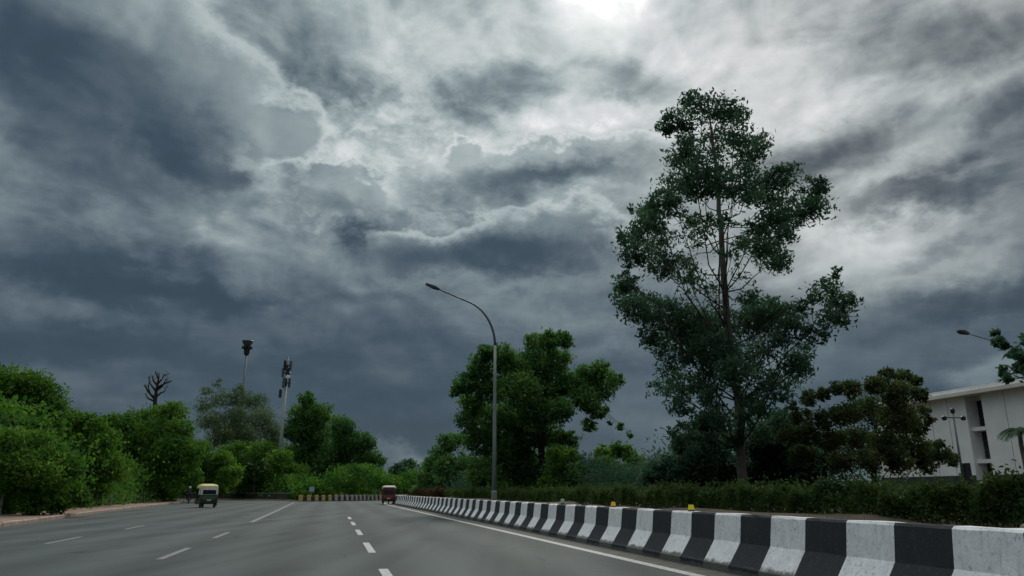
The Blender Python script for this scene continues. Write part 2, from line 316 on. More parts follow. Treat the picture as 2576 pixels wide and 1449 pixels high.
LF = {
 'dark':   leaf_mat('leaf_dark_green', (.022, .054, .034), (.050, .102, .060), (.090, .150, .080), .5),
 'mid':    leaf_mat('leaf_mid_green', (.032, .090, .034), (.076, .170, .050), (.140, .225, .066), .48),
 'bright': leaf_mat('leaf_bright_green', (.028, .084, .020), (.076, .168, .034), (.145, .235, .050), .5),
 'grey':   leaf_mat('leaf_grey_green', (.060, .100, .048), (.095, .145, .068), (.130, .170, .085), .45),
 'brown':  leaf_mat('leaf_brown_green', (.034, .064, .026), (.066, .102, .038), (.120, .100, .055), .45),
 'hedge':  leaf_mat('leaf_hedge', (.024, .050, .018), (.052, .088, .026), (.090, .115, .034), .4),
 'dry':    leaf_mat('leaf_dry', (.03, .022, .012), (.06, .042, .02), (.10, .04, .025)),
}

# ------------------------------------------------------------------ mesh helpers
def tag(o, label=None, cat=None, group=None, kind=None):
    if label: o['label'] = label
    if cat: o['category'] = cat
    if group: o['group'] = group
    if kind: o['kind'] = kind
    return o
def empty(name, loc, rz=0.0):
    o = bpy.data.objects.new(name, None); o.empty_display_size = .3; COL.objects.link(o); o.location = loc; o.rotation_euler = (0, 0, rz); return o
def link(name, me, parent=None, loc=None, rz=None):
    o = bpy.data.objects.new(name, me); COL.objects.link(o)
    if parent: o.parent = parent
    if loc is not None: o.location = loc
    if rz is not None: o.rotation_euler = (0, 0, rz)
    return o
class MB:
    def __init__(s): s.v = []; s.f = []
    def poly(s, pts):
        n = len(s.v); s.v += [tuple(p) for p in pts]; s.f.append(tuple(range(n, n+len(pts))))
    def prism(s, ring0, ring1, caps=True):
        n = len(s.v); k = len(ring0); s.v += [tuple(p) for p in ring0]+[tuple(p) for p in ring1]
        for i in range(k):
            j = (i+1) % k; s.f.append((n+i, n+j, n+k+j, n+k+i))
        if caps: s.f.append(tuple(n+i for i in reversed(range(k)))); s.f.append(tuple(n+k+i for i in range(k)))
    def box(s, a, b):
        x0, y0, z0 = a; x1, y1, z1 = b
        s.prism([(x0, y0, z0), (x1, y0, z0), (x1, y1, z0), (x0, y1, z0)], [(x0, y0, z1), (x1, y0, z1), (x1, y1, z1), (x0, y1, z1)])
    def tube(s, pts, rad, n=8, caps=True):
        pts = [Vector(p) for p in pts]
        if not isinstance(rad, (list, tuple)): rad = [rad]*len(pts)
        base = len(s.v); up = Vector((.31, .17, .93)).normalized(); prev = None
        for i, p in enumerate(pts):
            d = (pts[min(i+1, len(pts)-1)]-pts[max(i-1, 0)]).normalized()
            if prev is None: a = d.cross(up if abs(d.dot(up)) < .95 else Vector((1, 0, 0))).normalized()
            else: a = (prev-d*prev.dot(d)).normalized()
            prev = a; b = d.cross(a)
            for k in range(n):
                th = 2*math.pi*k/n; s.v.append(tuple(p+(a*math.cos(th)+b*math.sin(th))*rad[i]))
        for i in range(len(pts)-1):
            for k in range(n):
                j = (k+1) % n; s.f.append((base+i*n+k, base+i*n+j, base+(i+1)*n+j, base+(i+1)*n+k))
        if caps:
            s.f.append(tuple(base+k for k in reversed(range(n)))); e = base+(len(pts)-1)*n; s.f.append(tuple(e+k for k in range(n)))
    def lathe(s, prof, c=(0, 0, 0), n=16, axis='Z'):
        base = len(s.v); c = Vector(c)
        for (r, h) in prof:
            for k in range(n):
                th = 2*math.pi*k/n; x, y = r*math.cos(th), r*math.sin(th)
                q = {'Z': (x, y, h), 'X': (h, x, y), 'Y': (x, h, y)}[axis]; s.v.append(tuple(c+Vector(q)))
        for i in range(len(prof)-1):
            for k in range(n):
                j = (k+1) % n; s.f.append((base+i*n+k, base+i*n+j, base+(i+1)*n+j, base+(i+1)*n+k))
        s.f.append(tuple(base+k for k in reversed(range(n)))); e = base+(len(prof)-1)*n; s.f.append(tuple(e+k for k in range(n)))
    def ball(s, c, r, n=10, m=6):
        rr = r if isinstance(r, (tuple, list)) else (r, r, r); base = len(s.v)
        for i in range(m+1):
            ph = math.pi*(i/m)*.98+.01*math.pi
            for k in range(n):
                th = 2*math.pi*k/n; s.v.append((c[0]+rr[0]*math.sin(ph)*math.cos(th), c[1]+rr[1]*math.sin(ph)*math.sin(th), c[2]+rr[2]*math.cos(ph)))
        for i in range(m):
            for k in range(n):
                j = (k+1) % n; s.f.append((base+i*n+k, base+(i+1)*n+k, base+(i+1)*n+j, base+i*n+j))
        s.f.append(tuple(base+k for k in range(n))); e = base+m*n; s.f.append(tuple(e+k for k in reversed(range(n))))
    def mesh(s, name, m, smooth=False):
        me = bpy.data.meshes.new(name); me.from_pydata(s.v, [], s.f); me.materials.append(m); me.update()
        import bmesh
        bm = bmesh.new(); bm.from_mesh(me); bmesh.ops.recalc_face_normals(bm, faces=bm.faces); bm.to_mesh(me); bm.free()
        if smooth:
            me.polygons.foreach_set('use_smooth', [True]*len(me.polygons))
        return me
    def build(s, name, m, parent=None, smooth=False, bevel=0.0, loc=None, rz=None):
        o = link(name, s.mesh(name, m, smooth), parent, loc, rz)
        if bevel:
            b = o.modifiers.new('bevel', 'BEVEL'); b.width = bevel; b.segments = 2; b.limit_method = 'ANGLE'
        return o

# road frame: s runs along the carriageway, d to its right, camera at (0,0)
RA = R(13.1)
rv = Vector((-math.sin(RA), math.cos(RA), 0)); nv = Vector((math.cos(RA), math.sin(RA), 0))
def sd(s, d, z=0.0): return rv*s+nv*d+Vector((0, 0, z))

# ------------------------------------------------------------------ ground and road
def ground():
    m = MB(); m.poly([(-1500, -300, -.03), (1500, -300, -.03), (1500, 3000, -.03), (-1500, 3000, -.03)])
    tag(m.build('ground', MT['earth_grass']), 'rough grass and soil ground reaching to the horizon', 'ground', kind='structure')
ground()
def smooth_line(ctrl, step):
    """Catmull-Rom through control points, resampled at equal steps"""
    c = [Vector((p[0], p[1], 0)) for p in ctrl]; c = [c[0]*2-c[1]]+c+[c[-1]*2-c[-2]]; raw = []
    for i in range(1, len(c)-2):
        for k in range(40):
            t = k/40; a, b, d, e = c[i-1], c[i], c[i+1], c[i+2]
            raw.append(.5*((2*b)+(d-a)*t+(2*a-5*b+4*d-e)*t*t+(3*b-a-3*d+e)*t**3))
    raw.append(c[-2]); out = [raw[0]]; acc = 0.0
    for a, b in zip(raw, raw[1:]):
        seg = (b-a).length; pos = 0.0
        while acc+seg-pos >= step:
            pos += step-acc; acc = 0.0; out.append(a.lerp(b, pos/seg))
        acc += seg-pos
    return out
RB_D = 6.33                                          # centre line of the right barrier
RB = [sd(-8, RB_D), sd(20, RB_D), sd(50, RB_D), sd(76, RB_D), sd(84, RB_D+.5), sd(91, RB_D+2.4), sd(98, RB_D+6), sd(104, RB_D+11), sd(109, RB_D+17)]
kerb_ctrl = [(-2.5, -20), (-17.7, 26.8), (-24.4, 46.6), (-31.7, 69.5), (-37.2, 87), (-42, 96), (-50, 103), (-66, 109)]
isl = [(-66, 127), (-50, 124.5), (-40, 119), (-33, 109), (-28.3, 99.5), (-27.3, 98), (-25.2, 99.2), (-22.2, 103), (-19.2, 110), (-15, 118), (-7, 127), (6, 136), (24, 142)]
def road():
    m = MB(); pts = [(p.x, p.y, 0) for p in smooth_line(kerb_ctrl, 3)] + [(x, y, 0) for x, y in isl]
    pts += [(p.x, p.y, 0) for p in reversed(smooth_line(RB, 3))]
    pts += [(3, -20, 0)]
    m.poly(pts); o = m.build('road', MT['asphalt']); tag(o, 'dark grey asphalt carriageway bending right in the distance', 'road', kind='structure')
    return o
road_o = road()
def strip(a, b, w, z=.004):
    a = Vector(a); b = Vector(b); q = (b-a).normalized(); n = Vector((q.y, -q.x, 0))*w/2; zz = Vector((0, 0, z))
    return [a-n+zz, a+n+zz, b+n+zz, b-n+zz]
def markings():
    m = MB(); L_ = smooth_line([sd(-6, 5.33), sd(20, 5.33), sd(50, 5.27), sd(74, 5.2), sd(84, 5.6), sd(91, 7.4)], 2.0)
    for a, b in zip(L_, L_[1:]): m.poly(strip(a, b, .21))
    link('edge_line', m.mesh('edge_line', MT['line']), road_o)
    d = MB(); d.poly(strip(Vector((0, 0, 0)), Vector((0, 3.2, 0)), .15)); dm = d.mesh('lane_dash', MT['line'])
    d2 = MB(); d2.poly(strip(Vector((0, 0, 0)), Vector((0, 3.0, 0)), .14)); dm2 = d2.mesh('lane_dash', MT['line_worn'])
    for k in range(5): link('lane_dash', dm, road_o, sd(9.7+6.6*k, .87), RA)
    for k in range(4): link('lane_dash', dm2, road_o, sd(2.2+13.4*.5*(k), -3.02 if k else -3.0), RA) if k else link('lane_dash', dm2, road_o, sd(9.0, -3.0), RA)
    for k in (2.55, 13.2, 20.5): link('lane_dash', dm2, road_o, sd(k+7.6, -6.6), RA+R(1.5))
    g = MB(); G = [sd(33.5, -3.15), sd(55, -3.5), sd(80, -4.0), sd(98.5, -4.4)]; G = smooth_line(G, 3)
    for a, b in zip(G, G[1:]): g.poly(strip(a, b, .22))
    link('gore_line', g.mesh('gore_line', MT['line_worn']), road_o)
markings()
def gutter():
    m = MB(); L_ = smooth_line([sd(-6, 5.72), sd(20, 5.72), sd(50, 5.70), sd(74, 5.66), sd(84, 6.1), sd(91, 7.9)], 2.0)
    for a, b in zip(L_, L_[1:]): m.poly(strip(a, b, .56))
    tag(m.build('gutter', mat('dusty_gutter', (.045, .048, .040), .9, .3, 3.5, .4, 30, col2=(.12, .12, .10))), 'dusty concrete gutter strip between the white edge line and the barrier', 'gutter', kind='structure')
gutter()
# raised verge behind the right barrier
def verge():
    line = [p for p in smooth_line(RB, 1.5)]; offs = [.18, .45, .9, 1.5, 2.4, 4, 7, 12, 20, 35, 60, 110, 200]
    v = []; f = []
    for i, p in enumerate(line):
        q = (line[min(i+1, len(line)-1)]-line[max(i-1, 0)]).normalized(); n = Vector((q.y, -q.x, 0)); n = n.lerp(nv, .75).normalized()
        for j, o_ in enumerate(offs):
            w = p+n*o_; nz = .05*math.sin(w.x*1.7+w.y*.9)+.04*math.sin(w.y*2.3-w.x)+random.uniform(-.02, .02)
            v.append((w.x, w.y, (.74 if j else .70)+(nz if 0 < j < 11 else 0)+(.06 if 1 <= j < 4 else 0)))
    k = len(offs)
    for i in range(len(line)-1):
        for j in range(k-1): f.append((i*k+j, i*k+j+1, (i+1)*k+j+1, (i+1)*k+j))
    me = bpy.data.meshes.new('verge'); me.from_pydata(v, [], f); me.materials.append(MT['soil']); me.update()
    tag(link('verge', me), 'raised bank of bare soil behind the striped barrier', 'verge', kind='structure')
verge()
# left footpath with kerb stones
def footpath():
    line = smooth_line(kerb_ctrl, 2.0); m = MB(); n = len(line); L0 = []; L1 = []
    for i, p in enumerate(line):
        q = (line[min(i+1, n-1)]-line[max(i-1, 0)]).normalized(); w = Vector((-q.y, q.x, 0))
        L0.append(p+w*.16+Vector((0, 0, .13))); L1.append(p+w*3.2+Vector((0, 0, .15)))
    for i in range(n-1): m.poly([L0[i], L0[i+1], L1[i+1], L1[i]])
    fp = m.build('footpath', MT['pavers']); tag(fp, 'narrow reddish footpath along the left edge of the road', 'footpath', kind='structure')
    b = MB(); b.prism([(-.16, .006, -.02), (.0, .006, -.02), (-.01, .006, .13), (-.05, .006, .17), (-.16, .006, .17)], [(-.16, .994, -.02), (.0, .994, -.02), (-.01, .994, .13), (-.05, .994, .17), (-.16, .994, .17)])
    km = b.mesh('kerb_stone', MT['kerb']); kl = smooth_line(kerb_ctrl, 1.0)
    for i in range(18, min(len(kl)-1, 150)):
        q = kl[i+1]-kl[i]; link('kerb_stone', km, fp, kl[i]+Vector((0, 0, random.uniform(-.012, .012))), math.atan2(-q.x, q.y)+random.uniform(-.012, .012))
footpath()
# island kerb and low wall beyond the slip road
def island():
    m = MB(); pts = [(p[0], p[1], .14) for p in isl]
    for a, b in zip(isl[:6], isl[1:6]):
        A = Vector((a[0], a[1], 0)); B = Vector((b[0], b[1], 0)); q = (B-A).normalized(); n = Vector((-q.y, q.x, 0))*.25
        m.prism([A+Vector((0, 0, -.02)), A+n+Vector((0, 0, -.02)), A+n+Vector((0, 0, .16)), A+Vector((0, 0, .16))], [B+Vector((0, 0, -.02)), B+n+Vector((0, 0, -.02)), B+n+Vector((0, 0, .16)), B+Vector((0, 0, .16))])
    tag(m.build('island_kerb', MT['kerb']), 'pale kerb around the planted island past the slip road', 'kerb', kind='structure')
    w = empty('boundary_wall', (-40, 120.2, 0)); body = MB(); cop = MB()
    wl = [(-66, 128.2), (-50, 125.6), (-40, 120.2), (-33.4, 110.6), (-30.2, 104.5)]
    for a, b in zip(wl, wl[1:]):
        A = Vector((a[0]+40, a[1]-120.2, 0)); B = Vector((b[0]+40, b[1]-120.2, 0)); q = (B-A).normalized(); n = Vector((-q.y, q.x, 0))
        def slab(mb, wd, z0, z1):
            r = lambda C: [C-n*wd+Vector((0, 0, z0)), C+n*wd+Vector((0, 0, z0)), C+n*wd+Vector((0, 0, z1)), C-n*wd+Vector((0, 0, z1))]
            mb.prism(r(A), r(B))
        slab(body, .14, -.02, .95); slab(cop, .19, .952, 1.05)
    body.build('wall', MT['moss_wall'], w); cop.build('coping', MT['concrete'], w)
    tag(w, 'low dark mossy wall along the far side of the slip road', 'wall')
island()

# ------------------------------------------------------------------ striped concrete barriers
def profile(h=.86):
    return [(-.36, -.02), (-.36, .11), (-.33, .14), (-.13, .44), (-.085, h-.03), (-.06, h), (.13, h), (.15, h-.03), (.17, .1), (.17, -.02)]
def block_mesh(name, m, length, seed, h=.86, scale=1.0):
    r = random.Random(seed); n = 5; b = MB(); rings = []
    for i in range(n):
        y = .002+(length-.004)*i/(n-1); e = (0, n-1)
        rings.append([(x*scale+(r.uniform(-.006, .006) if z > 0 else 0), y, z*(h/.86)+(r.uniform(-.005, .005) if z > .3 else 0)) for x, z in profile()])
    k = len(rings[0]); base = 0
    for ring in rings: b.v += ring
    for i in range(n-1):
        for j in range(k):
            jj = (j+1) % k; b.f.append((i*k+j, i*k+jj, (i+1)*k+jj, (i+1)*k+j))
    b.f.append(tuple(range(k))); b.f.append(tuple((n-1)*k+j for j in reversed(range(k))))
    return b.mesh(name, m)
def barrier():
    root = empty('concrete_barrier', sd(0, RB_D)); step = .845
    mw = [block_mesh('painted_block', MT['white_block'], step, s) for s in range(4)]; mk = [block_mesh('painted_block', MT['black_block'], step, 10+s) for s in range(4)]
    line = smooth_line(RB, step); inv = Vector(root.location); L_ = line
    # white stripes begin at s = 7.96 + 1.69 k
    off = (7.96+8)/step; off -= math.floor(off); par = int(math.floor((7.96+8)/step)) % 2
    L2 = smooth_line([sd(-8+off*step-.29, RB_D)]+RB[1:], step)
    for i in range(3, len(L2)-1):
        q = L2[i+1]-L2[i]; me = (mw if i % 2 == par else mk)[random.randrange(4)]
        o = link('painted_block', me, root, L2[i]-inv, math.atan2(-q.x, q.y))
    tag(root, 'long concrete crash barrier painted in black and white blocks', 'barrier')
barrier()
def far_barrier():
    ctrl = [(-27.1, 98.4), (-25.1, 99.6), (-22.1, 103.4), (-19.1, 110.4), (-15, 118.4), (-7, 127.4)]
    step = .5; line = smooth_line(ctrl, step); root = empty('median_barrier', line[0])
    my = block_mesh('painted_block', MT['yellow_block'], step, 31, .8, .8); mp = block_mesh('painted_block', MT['pink_block'], step, 32, .8, .8); mk = block_mesh('painted_block', MT['black_block'], step, 33, .62, .8)
    for i in range(len(line)-1):
        q = line[i+1]-line[i]; me = mk if i % 2 else (my if i < 9 else mp)
        link('painted_block', me, root, line[i]-line[0], math.atan2(-q.x, q.y)+math.pi*0)
    tag(root, 'distant low barrier striped yellow, pale and black where the road bends', 'barrier')
far_barrier()
def delineator(px, col, label, h):
    u = (px-W_/2)/F_; t = RB_D/(u*math.cos(RA)+math.sin(RA)*1.043); s = t*(-math.sin(RA)*u+math.cos(RA)*1.043)
    o = empty('barrier_reflector', sd(s, RB_D+.03, .862), RA); b = MB(); b.box((-.05, -.03, 0), (.05, .03, .02)); b.build('base', MT['dark_metal'], o)
    c = MB(); c.prism([(-.06, -.02, .02), (.06, -.02, .02), (.045, -.02, h), (-.045, -.02, h)], [(-.06, .02, .02), (.06, .02, .02), (.045, .02, h), (-.045, .02, h)]); c.build('lens', MT[col], o, bevel=.006)
    tag(o, label, 'reflector', 'reflectors on the barrier')
delineator(1413, 'pale_refl', 'small pale green reflector on the barrier top, farthest of the three', .14)
delineator(1540, 'orange', 'small amber reflector on the barrier top, middle of the three', .11)
delineator(1735, 'yellow_refl', 'small bright yellow reflector on the barrier top, nearest of the three', .11)

# ------------------------------------------------------------------ foliage
def leaves(name, m, C, size, tint, aspect=.5, droop=0.0, parent=None, flat=.0):
    n = len(C); ax = rng.normal(size=(n, 3)); ax[:, 2] -= droop; ax /= np.linalg.norm(ax, axis=1)[:, None]
    sd_ = rng.normal(size=(n, 3)); sd_[:, 2] *= (1-flat); sd_ -= ax*np.sum(sd_*ax, 1)[:, None]; sd_ /= np.linalg.norm(sd_, axis=1)[:, None]
    sz = size*rng.uniform(.65, 1.35, n); a = ax*sz[:, None]; b = sd_*(sz*aspect)[:, None]
    V = np.empty((n, 4, 3)); V[:, 0] = C-a*.5; V[:, 1] = C+b*.5-a*.05; V[:, 2] = C+a*.5; V[:, 3] = C-b*.5-a*.05
    me = bpy.data.meshes.new(name); me.vertices.add(4*n); me.vertices.foreach_set('co', V.reshape(-1).astype(np.float32))
    me.loops.add(4*n); me.loops.foreach_set('vertex_index', np.arange(4*n, dtype=np.int32))
    me.polygons.add(n); me.polygons.foreach_set('loop_start', np.arange(0, 4*n, 4, dtype=np.int32)); me.polygons.foreach_set('loop_total', np.full(n, 4, dtype=np.int32))
    at = me.attributes.new('tint', 'FLOAT', 'FACE'); at.data.foreach_set('value', np.clip(tint, 0, 1).astype(np.float32))
    me.materials.append(m); me.update(); me.validate()
    return link(name, me, parent)
def lobe_leaves(c, r, n, clump=.3, shell=.55):
    """leaves gathered in twig clumps spread through a lobe"""
    k = max(8, int(n/14)); d = rng.normal(size=(k, 3)); d /= np.linalg.norm(d, axis=1)[:, None]
    rad = np.maximum(rng.random(k)**(1/3), shell*rng.random(k))*.95; cc = d*rad[:, None]*r; cc[:, 2] *= .85
    idx = rng.integers(0, k, n); cr = r*clump*(.6+.8*rng.random(k))
    o = np.clip(rng.normal(size=(n, 3)), -1.7, 1.7)*.62*cr[idx][:, None]; o[:, 2] *= .7
    t = .5+.2*rng.normal(size=k); pts = cc[idx]+o
    tint = t[idx]+.10*rng.normal(size=n)
    return np.array(c)+pts, tint
def zg(p):                                     # ground height under a point
    d = p.dot(nv); s = p.dot(rv)
    return .70 if d > RB_D+.3 and s < 112 else (-.03)
def tree(name, label, t, trunk, lobes, leaf, size_px, dens=1.0, bark='bark_dark', trunk_r=.2, aspect=.5, droop=.2, cat='tree', group=None, depth=.55, limbs=True, clump=.3, shell=.5, tint0=0.0, limb_r=.35, k_px=1.0):
    """trunk and lobes are measured in the picture at depth t; lobes get their own depth spread"""
    u = (trunk[0][0]-W_/2)/F_; b0 = P(trunk[0][0], trunk[0][1], t); g = Vector((b0.x, b0.y, 0)); z0 = zg(g); root = empty(name, (b0.x, b0.y, z0)); base = Vector(root.location)
    tp = [Vector((b0.x, b0.y, z0-.15))]+[P(x, y, t) for x, y in trunk[1:]]
    tl = [p-base for p in tp]; n = len(tl)
    fine = []
    for i in range(n-1):
        for k in range(5): fine.append(tl[i].lerp(tl[i+1], k/5)+Vector((random.uniform(-1, 1), random.uniform(-1, 1), 0))*trunk_r*.12*(1 if i+k else 0))
    fine.append(tl[-1]); nf = len(fine)
    rad = [trunk_r*(1.25 if i == 0 else 1)*(1-.86*i/(nf-1)) for i in range(nf)]
    m = MB(); m.tube(fine, rad, 10); m.build('trunk', MT[bark], root, smooth=True)
    ht = tl[-1].z; Cs = []; Ts = []; lm = MB(); cs = []; seen = []; rmed = sorted(l[2] for l in lobes)[len(lobes)//2]*k_px
    cx = sum(l[0] for l in lobes)/len(lobes); half = (max(l[0]+l[2] for l in lobes)-min(l[0]-l[2] for l in lobes))/2*t/F_
    for l in lobes:
        x, y, r = l[:3]; r *= k_px; de = l[3] if len(l) > 3 else 1.0
        dx = (x-cx)*t/F_; room = math.sqrt(max(.1, 1-min(1, (dx/half))**2))*half*depth
        dt = random.uniform(-1, 1)*room
        if r < .6*rmed and seen: dt = min(seen, key=lambda q: (q[0]-x)**2+(q[1]-y)**2)[2]      # a spray hangs at the depth of the limb beside it
        elif r >= .6*rmed: seen.append((x, y, dt))
        c = P(x, y, t+dt)-base; rr = r*(t+dt)/F_
        lo = zg(Vector((base.x+c.x, base.y+c.y, 0)))-base.z
        if c.z < lo+rr*.3: c.z = lo+rr*.3
        cnt = int(6.5*dens*de*math.pi*r*r/(size_px*size_px*aspect*.5))
        cnt = max(40, cnt)
        q, tt = lobe_leaves(c, rr, cnt, clump, shell); Cs.append(q); Ts.append(tt+tint0+.10*random.gauss(0, 1))
        cs.append((c, rr))
    if limbs:
        med = sorted(r for _, r in cs)[len(cs)//2]
        for c, rr in cs:
            hz = max(.12, min(.92, (c.z-.85*math.hypot(c.x, c.y))/max(ht, .5))); i0 = int(hz*(nf-1)); a = fine[i0]; r0 = rad[i0]*limb_r*.5+.008
            if rr < .75*med:                                   # outer sprays grow from a neighbouring limb
                near = [k for k in cs if k[1] >= .75*med]
                if near: b_ = min(near, key=lambda k: (k[0]-c).length); a = b_[0]; r0 *= .5
            ln = (c-a).length; j_ = lambda q: Vector((random.uniform(-q, q), random.uniform(-q, q), random.uniform(-q, q)*.5))*ln
            p1 = a.lerp(c, .25)+j_(.05)-Vector((0, 0, .03*ln)); p2 = a.lerp(c, .5)+j_(.07)+Vector((0, 0, .05*ln)); p3 = a.lerp(c, .78)+j_(.05)+Vector((0, 0, .05*ln))
            lm.tube([a, p1, p2, p3, c], [r0, r0*.82, r0*.62, r0*.42, r0*.2], 5)
            for k in range(5):
                s0 = (p2, p3, c)[k % 3].lerp(c, random.random()); e = s0+Vector((random.uniform(-1, 1), random.uniform(-1, 1), random.uniform(-.5, 1)))*rr*.8; lm.tube([s0, s0.lerp(e, .5)+j_(.03), e], [r0*.35, r0*.22, r0*.1], 4)
    if limbs: lm.build('limbs', MT['bark_dark'], root, smooth=True)
    C = np.concatenate(Cs); T = np.concatenate(Ts)
    keep = C[:, 2]+base.z > .02+ (z0 if z0 > 0 else 0); C = C[keep]; T = T[keep]
    leaves('crown', LF[leaf], C, size_px*t/F_, T, aspect, droop, root)
    tag(root, label, cat, group)
    return root
def z4(l): return [(1491+x*.7058, 213+y*.7058, r*.7058)+tuple(k) for x, y, r, *k in l]
def z3(l): return [(1022+x*.4709, 767+y*.4709, r*.4709)+tuple(k) for x, y, r, *k in l]
def z5(l): return [(2044.6+x*.4709, 767+y*.4709, r*.4709)+tuple(k) for x, y, r, *k in l]
tall = z4([(400,90,60,.8),(300,125,50),(270,150,35),(480,90,50,.8),(350,60,35),(520,110,35),(340,190,35,.7),(330,250,60),(440,200,60,.7),(550,230,65,.8),(600,200,35),(400,330,80),(300,370,60),(250,430,55),(520,350,75,.7),
  (620,380,75),(680,320,45),(780,370,45),(800,440,50),(740,450,55),(660,480,65),(600,560,60),(640,620,55),(690,540,40,.6),(190,500,55),(120,550,38),(150,590,50),(230,560,50,.8),(210,450,40),(142,440,14,.6),(260,640,60),(320,650,45,.8),
  (125,710,42),(115,760,42),(160,810,52),(130,648,10),(220,790,55,.8),(280,840,80),(350,860,70,1.2),(430,870,60,1.1),(560,860,75),(600,800,60),(660,820,65),(700,870,50),(560,760,35,.6),(820,740,50,.7),(880,780,48),(860,840,44),(870,670,22,.7),
  (935,770,22,.7),(770,760,30,.5),(800,890,42,.7),(740,960,45,.7),(250,930,50,.8),(200,900,34),(350,950,60,.8),(450,950,70),(540,960,70,.9),(640,930,50,.6),(280,1010,50,.7),(235,1080,36,.7),(350,1080,50,.8),(420,1040,60,.8),(500,1030,55),
  (600,1050,50,.7),(680,1040,50,.7),(730,1010,50),(320,1150,40,.7),(420,1120,45,.8),(560,1120,45,.8),(345,1215,30,.8),(650,1100,45,.7),
  (330,560,50,.3),(400,500,50,.28),(400,720,60,.28),(500,600,50,.25),(480,500,40,.25),(340,700,40,.35),(520,700,40,.25)])
tall = [(x, y, r*1.18, (k[0] if k else 1.0)*.8) for x, y, r, *k in tall]
tall += [(1715, 1095, 36, .6), (1780, 1105, 38, .7), (1845, 1100, 42, .7), (1915, 1090, 42, .7), (1965, 1055, 40, .6), (1890, 1035, 46, .6), (1810, 1050, 40, .6), (1740, 1140, 30, .5)]
for _ in range(16):
    f = random.random(); yy = 300+f*860; hw_ = 60+240*math.sin(math.pi*min(1, f*.95+.08))**.8; tall.append((1840-60*(1-f)+random.uniform(-1, 1)*hw_*.85, yy, random.uniform(22, 42), .45))
tree('tall_tree', 'tall slender tree with pale trunk and thin open crown rising above the barrier', 26, [(1868, 1225), (1856, 1010), (1826, 780), (1812, 560), (1800, 420), (1785, 285)], tall, 'dark', 12.5, .64, 'bark', .18, .36, .55, depth=.8, clump=.36, shell=.35, tint0=-.02)
tree('round_tree', 'broad dark green tree with a rounded crown behind the street lamp', 47, [(1368, 1235), (1362, 1130), (1370, 1040), (1375, 930)],
  z3([(760,185,60),(690,200,55),(840,190,50),(520,260,60),(430,255,55),(400,330,70),(320,420,65),(265,460,35),(560,340,90),(680,320,100),(800,300,80),(600,450,100),(450,450,90),(750,450,100),(870,430,70),(950,395,75),(1040,350,55),(1100,400,50),(1040,450,70),(950,500,70),
      (1020,560,55),(975,640,40),(350,540,70),(450,600,85),(570,600,95),(700,580,95),(820,560,70),(330,620,60),(400,720,85),(520,740,95),(640,720,95),(760,700,80),(870,720,55),(600,850,100),(480,860,95),(720,860,95),(400,900,80),(850,880,80),(660,950,80),(520,960,80),(800,960,70),(1140,650,26,.7),(1195,690,20,.7),(1085,630,14,.7)]), 'mid', 9, .9, trunk_r=.3, tint0=-.02, k_px=1.12)
tree('leafy_tree', 'smaller green tree at the left foot of the broad tree', 70, [(1130, 1240), (1132, 1180), (1135, 1120)], z3([(230,730,60),(180,785,55),(285,720,50),(130,850,50),(220,860,75),(320,850,75),(300,930,55),(100,930,50),(200,960,55),(390,960,50),(60,985,35)]), 'mid', 8, .8, trunk_r=.2, tint0=-.02)
tree('young_tree', 'light green young tree just right of the broad tree', 42, [(1425, 1240), (1424, 1190), (1428, 1150)], z3([(800,800,60),(870,820,60),(910,900,65),(800,900,70),(850,970,60),(760,960,60),(930,970,50)]), 'bright', 8, .95, trunk_r=.08, tint0=-.02)
tree('young_tree', 'light green bushy tree between the broad tree and the tall tree', 50, [(1560, 1240), (1558, 1190), (1560, 1150)], z3([(1060,790,60),(1150,775,60),(1210,840,65),(1070,870,75),(1140,920,75),(1250,890,60),(1030,940,65),(1200,970,65),(1300,960,50),(960,960,50)]), 'bright', 8, .95, trunk_r=.09, tint0=-.08)
tree('flowering_tree', 'low spreading tree with brownish foliage in front of the white building', 25, [(2200, 1230), (2195, 1150), (2205, 1060), (2230, 990)],
  z5([(400,375,45),(480,380,50),(540,400,45),(330,430,60),(450,470,85),(560,480,50),(200,450,60),(120,445,45),(55,480,45),(590,570,40),(625,610,30),(300,560,90),(450,600,100),(540,650,70),(180,580,80),(80,600,70),(-20,500,55,.8),(-60,600,60,.8),(-110,540,40,.6),(-30,690,70),(-130,700,60),(-60,800,70),(100,720,80),(250,720,90),(400,740,95),(540,760,85),(620,790,60),(700,800,50),(745,830,40),(680,745,32),(150,830,75),(300,830,75),(450,840,75),(600,850,65)]), 'brown', 9, .9, trunk_r=.12, tint0=-.08)
tree('dark_shrub', 'very dark shrub just left of the tall tree trunk', 29, [(1770, 1225), (1772, 1180), (1770, 1120)], [(1690,1180,44),(1755,1160,55),(1815,1170,50),(1790,1100,44),(1735,1200,50),(1820,1205,46),(1775,1065,34),(1735,1120,40),(1650,1205,40)], 'dark', 9, 1.1, trunk_r=.06, tint0=-.3, cat='shrub', group='dark shrubs at the foot of the tall tree')
tree('dark_shrub', 'very dark shrub just right of the tall tree trunk', 29, [(1970, 1225), (1972, 1180), (1970, 1120)], [(1910,1185,48),(1965,1155,55),(2030,1175,55),(1935,1100,46),(2000,1100,46),(1990,1205,50),(1910,1130,40),(2070,1150,44),(1960,1060,36)], 'dark', 9, 1.1, trunk_r=.06, tint0=-.3, cat='shrub', group='dark shrubs at the foot of the tall tree')
